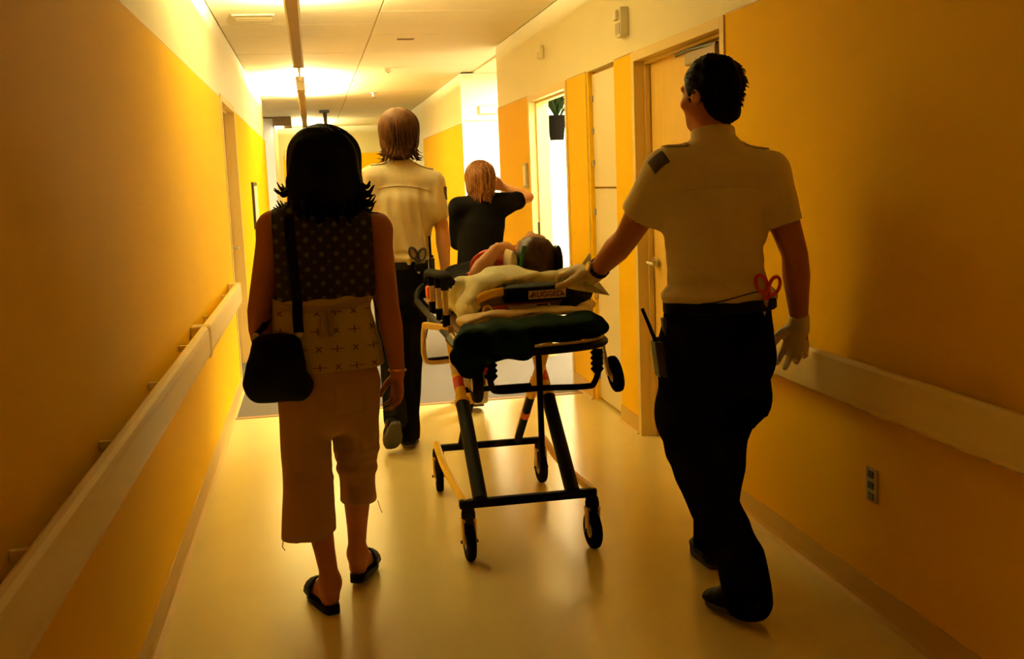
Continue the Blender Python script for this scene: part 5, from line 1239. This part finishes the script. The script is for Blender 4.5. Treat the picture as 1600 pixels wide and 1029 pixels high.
for q in (-1, 1):
    c_ = Vector((0.872, 4.0492, 1.038)) + xa * q * 0.063
    p0, p1, p2 = c_ - xa * q * 0.006 - za * 0.008, c_ - xa * q * 0.006 + za * 0.009, c_ + xa * q * 0.008 - za * 0.008
    tri.add([p0, p1, p2, p0 + n_ * 0.0008, p1 + n_ * 0.0008, p2 + n_ * 0.0008], [(0, 1, 2), (3, 5, 4), (0, 3, 4, 1), (1, 4, 5, 2), (2, 5, 3, 0)])
tri.build('emblem', 'label_ink', cvr)
pan = MB().add([(0.63, 4.10, 0.952), (1.03, 4.10, 0.952), (1.03, 4.13, 1.03), (0.62, 4.13, 1.03), (0.63, 4.16, 0.945), (1.03, 4.16, 0.945), (1.03, 4.17, 1.03), (0.62, 4.17, 1.03)], [(0, 1, 2, 3), (7, 6, 5, 4), (0, 4, 5, 1), (1, 5, 6, 2), (2, 6, 7, 3), (3, 7, 4, 0)]).build('underside_pan', 'grey_underside', st)
MB().obox((0.82, 4.108, 1.000), (1, 0, 0.10), (0, 1, -0.3), (0, 0.3, 1), 0.15, 0.004, 0.010).build('red_strap', 'red_cloth', pan)
MB().obox((0.81, 4.098, 0.985), (1, 0, 0.0), (0, 1, -0.3), (0, 0.3, 1), 0.085, 0.006, 0.014, 0.004).build('ridge', 'label_cream', pan)
MB().obox((0.86, 4.088, 0.986), (1, 0, 0.0), (0, 1, -0.3), (0, 0.3, 1), 0.022, 0.004, 0.010).build('vent_slot', 'black_plastic', pan)
MB().lathe((0.640, 4.085, 0.985), (0, -1, 0.2), [(0.020, 0), (0.020, 0.008), (0.013, 0.008), (0.012, 0.002)], 20).build('grommet', 'yellow_tube', pan)
MB().lathe((0.640, 4.083, 0.985), (0, -1, 0.2), [(0.012, 0), (0.012, 0.003)], 16).build('grommet_core', 'grey_underside', pan)
# mattress
v = Vol((0.50, 3.95, 0.84), (1.10, 5.80, 1.14), 0.012)
v.chain([(0.80, 5.68, 0.905), (0.80, 4.95, 0.910), (0.815, 4.26, 1.035)], [0.235, 0.235, 0.215], [0.034, 0.034, 0.030], k=0.02)
v.build('mattress', 'leather_black', st)

# dark green pack laid on the head end
v = Vol((0.42, 3.76, 0.74), (1.14, 4.16, 1.02), 0.006)
v.chain([(0.555, 3.955, 0.905), (0.70, 3.945, 0.912), (0.85, 3.945, 0.915), (1.00, 3.95, 0.920), (1.045, 3.955, 0.915)], [0.085, 0.09, 0.09, 0.088, 0.07], [0.048, 0.050, 0.050, 0.050, 0.040], lat=(0, 1, 0), k=0.02)
v.chain([(0.55, 3.90, 0.90), (0.52, 3.875, 0.84), (0.535, 3.865, 0.80)], [0.06, 0.062, 0.050], [0.045, 0.045, 0.036], lat=(1, 0, 0), k=0.04)
v.chain([(0.60, 3.875, 0.865), (0.74, 3.865, 0.862)], [0.045, 0.035], k=0.03)
v.folds(0.006, (20, 20, 26), 101, n=6)
o = v.build('rolled_blanket', 'green_cloth', None, (0.79, 3.95, 0.86)); tag(o, 'dark green rolled blanket on the head end of the stretcher', 'blanket')
# crumpled cream sheet between the pack and the backrest
v = Vol((0.48, 3.9, 0.90), (1.14, 4.34, 1.04), 0.005)
v.chain([(0.545, 4.05, 0.948), (0.62, 4.06, 0.966), (0.74, 4.06, 0.974), (0.90, 4.055, 0.973), (1.04, 4.06, 0.968)], [0.05, 0.055, 0.06, 0.06, 0.05], [0.012, 0.014, 0.013, 0.012, 0.014], lat=(0, 1, 0), k=0.01)
v.ell((1.035, 4.08, 0.985), (0.038, 0.05, 0.018), k=0.02); v.ell((0.66, 4.02, 0.975), (0.05, 0.04, 0.018), k=0.02)
v.folds(0.006, (26, 26, 26), 111, n=6)
o = v.build('crumpled_sheet', 'sheet_cream', None, (0.79, 4.05, 0.95)); tag(o, 'crumpled cream sheet along the top of the dark green blanket', 'sheet')
# pale pillow and sheet on the backrest
v = Vol((0.50, 4.08, 0.84), (1.16, 4.82, 1.20), 0.006)
v.chain([(0.70, 4.26, 1.092), (0.80, 4.25, 1.088), (0.95, 4.25, 1.082), (1.08, 4.26, 1.085)], [0.062, 0.060, 0.060, 0.050], [0.030, 0.030, 0.029, 0.026], lat=(0, 1, 0), k=0.02)
v.chain([(0.78, 4.27, 1.098), (0.70, 4.26, 1.100), (0.635, 4.25, 1.075), (0.592, 4.25, 1.025), (0.570, 4.26, 0.980), (0.562, 4.27, 0.945)], [0.10, 0.13, 0.135, 0.13, 0.115, 0.09], [0.034, 0.036, 0.034, 0.026, 0.020, 0.014], lat=(0, 1, 0), k=0.02)
v.chain([(0.70, 4.16, 1.085), (0.63, 4.15, 1.05), (0.595, 4.15, 1.0)], [0.030, 0.030, 0.018], k=0.03)
v.chain([(0.585, 4.36, 1.0), (0.560, 4.55, 0.99), (0.548, 4.72, 0.975)], [0.018, 0.016, 0.014], [0.060, 0.060, 0.055], lat=(1, 0, 0), k=0.03)
v.folds(0.008, (30, 30, 26), 121, n=4, warp=2.5)
o = v.build('pillow', 'sheet_white', None, (0.8, 4.3, 1.05)); tag(o, 'pale pillow with its white sheet draped over the stretcher\'s left edge', 'pillow')

# ---- the patient, lying with head towards the camera
pt = empty('person', (0.88, 4.9, 0.93), 'person lying on the stretcher with short brown hair and one hand to the face', 'person')
phc, pface, pup = (0.908, 4.44, 1.158), (-0.05, 0.22, 1), (0, -1, 0.15)
v = Vol((0.50, 4.26, 0.86), (1.18, 5.98, 1.32), 0.007)
head(v, phc, pface, pup, 0.98)
v.chain([(0.905, 4.52, 1.150), (0.895, 4.62, 1.130), (0.88, 4.70, 1.115), (0.86, 4.88, 1.045), (0.835, 5.02, 1.0), (0.825, 5.12, 0.985)], [0.055, 0.06, 0.13, 0.14, 0.13, 0.14], [0.05, 0.055, 0.07, 0.075, 0.07, 0.07], k=0.03)
shl, ell_, wrl = (0.745, 4.70, 1.115), (0.665, 4.47, 1.095), (0.762, 4.56, 1.185)
shr, elr, wrr = (1.03, 4.72, 1.115), (1.065, 4.97, 1.03), (0.93, 5.10, 1.10)
arm(v, shl, ell_, wrl, 1.0); arm(v, shr, elr, wrr, 1.0); v.chain([shl, (0.88, 4.70, 1.12), shr], 0.05, k=0.04)
hand(v, wrl, (0.75, 0.35, 0.12), (0.2, 0.6, -1), (-0.1, 0.9, 0.5), 0.92, (0.75, 0.8, 0.85, 0.9)); hand(v, wrr, (-0.9, 0.2, 0), (0, 0, -1), (0, -1, 0.2), 0.95)
for x in (0.76, 0.89):
    leg(v, (x, 5.12, 0.985), (x - 0.005, 5.46, 0.975), (x, 5.72, 0.965), 0.75); foot(v, (x, 5.72, 0.965), (x, 5.76, 1.02), (x, 5.77, 0.945), 0.6)
v.build('body', 'skin_light', pt); eyes(pt, phc, pface, pup, 0.98)
v = Vol((0.76, 4.27, 1.0), (1.06, 4.62, 1.30), 0.005)
v.ell((0.908, 4.425, 1.160), (0.084, 0.098, 0.088), k=0.02); v.ell((0.908, 4.42, 1.115), (0.074, 0.088, 0.062), k=0.02); v.ell((0.90, 4.50, 1.265), (0.075, 0.08, 0.07), k=0.02, mode='sub'); v.ell((0.905, 4.575, 1.16), (0.1, 0.06, 0.1), k=0.02, mode='sub')
v.folds(0.003, (60, 60, 60), 131, n=6); v.build('hair', 'hair_dark_brown', pt)
v = Vol((0.62, 4.60, 0.88), (1.16, 5.35, 1.24), 0.009)
v.chain([(0.89, 4.66, 1.115), (0.88, 4.72, 1.115), (0.86, 4.88, 1.047), (0.835, 5.02, 1.002), (0.825, 5.14, 0.985)], [0.10, 0.145, 0.155, 0.15, 0.15], [0.06, 0.080, 0.085, 0.08, 0.08], k=0.02)
v.chain([shl, lerp(shl, ell_, 0.35)], [0.066, 0.064], k=0.03); v.chain([shr, lerp(shr, elr, 0.5)], [0.066, 0.062], k=0.03)
v.folds(0.004, (20, 20, 20), 141); v.build('shirt', 'red_cloth', pt)
# head immobiliser: two blocks with straps
hi = empty('head_immobiliser', (0.90, 4.44, 1.10), 'head immobiliser with a green strap and dark block around the patient\'s head', 'head brace')
v = Vol((0.72, 4.30, 1.03), (0.86, 4.60, 1.26), 0.005); v.chain([(0.806, 4.38, 1.13), (0.803, 4.52, 1.13)], [0.016, 0.018], [0.060, 0.062], lat=(1, 0, 0), k=0.01); v.build('block', 'sheet_cream', hi)
v = Vol((0.95, 4.28, 1.03), (1.10, 4.60, 1.28), 0.005); v.chain([(0.990, 4.345, 1.135), (1.004, 4.52, 1.13)], [0.018, 0.020], [0.072, 0.066], lat=(1, 0, 0), k=0.01); v.build('block', 'leather_black', hi)
P = []
for i in range(9):
    z = 1.095 + 0.115 * i / 8
    for dx in (-0.008, 0.0, 0.008): P.append((0.828 + dx + 0.018 * (i / 8) ** 2, 4.352 + 0.35 * (dx + 0.0) ** 2 - 0.010 * math.sin(math.pi * i / 8), z))
MB().grid(P, 9, 3).build('strap', 'green_strap', hi, solid=0.004)
# dark blanket over the legs
v = Vol((0.50, 4.90, 0.86), (1.12, 6.0, 1.20), 0.012)
v.chain([(0.81, 5.08, 0.975), (0.815, 5.20, 0.965), (0.82, 5.52, 0.955), (0.825, 5.74, 0.960)], [0.20, 0.21, 0.20, 0.17], [0.075, 0.075, 0.075, 0.10], k=0.02)
v.folds(0.01, (10, 10, 10), 151); o = v.build('leg_blanket', 'scrub_black', None, (0.81, 5.4, 0.95)); tag(o, 'dark blanket covering the patient\'s legs', 'blanket')

# ---- paper towel corners under the pushing man's gloved hand
mb = MB(); rg = random.Random(4); P = []
pc = Vector((0.985, 3.925, 1.098)); K = 9
spk = {0: 0.115, 1: 0.05, 2: 0.06, 3: 0.125, 4: 0.05, 5: 0.045, 6: 0.075, 7: 0.05, 8: 0.055}
ring = []
for i in range(K):
    a = math.radians(-38 + 40 * i); r_ = spk[i]; ring.append(pc + Vector((math.cos(a) * r_, -0.02 + 0.03 * math.sin(3 * a), math.sin(a) * r_ * 0.85)))
mid = [pc + (p - pc) * 0.45 + Vector((0, rg.uniform(-0.015, 0.02), 0)) for p in ring]
vs = [pc] + mid + ring; fs = [(0, 1 + i, 1 + (i + 1) % K) for i in range(K)] + [(1 + i, 1 + K + i, 1 + K + (i + 1) % K, 1 + (i + 1) % K) for i in range(K)]
o = mb.add(vs, fs).build('paper_towel', 'paper_white', None, tuple(pc), solid=0.0015); tag(o, 'crumpled pale paper towel with pointed corners behind the gloved hand', 'paper towel')
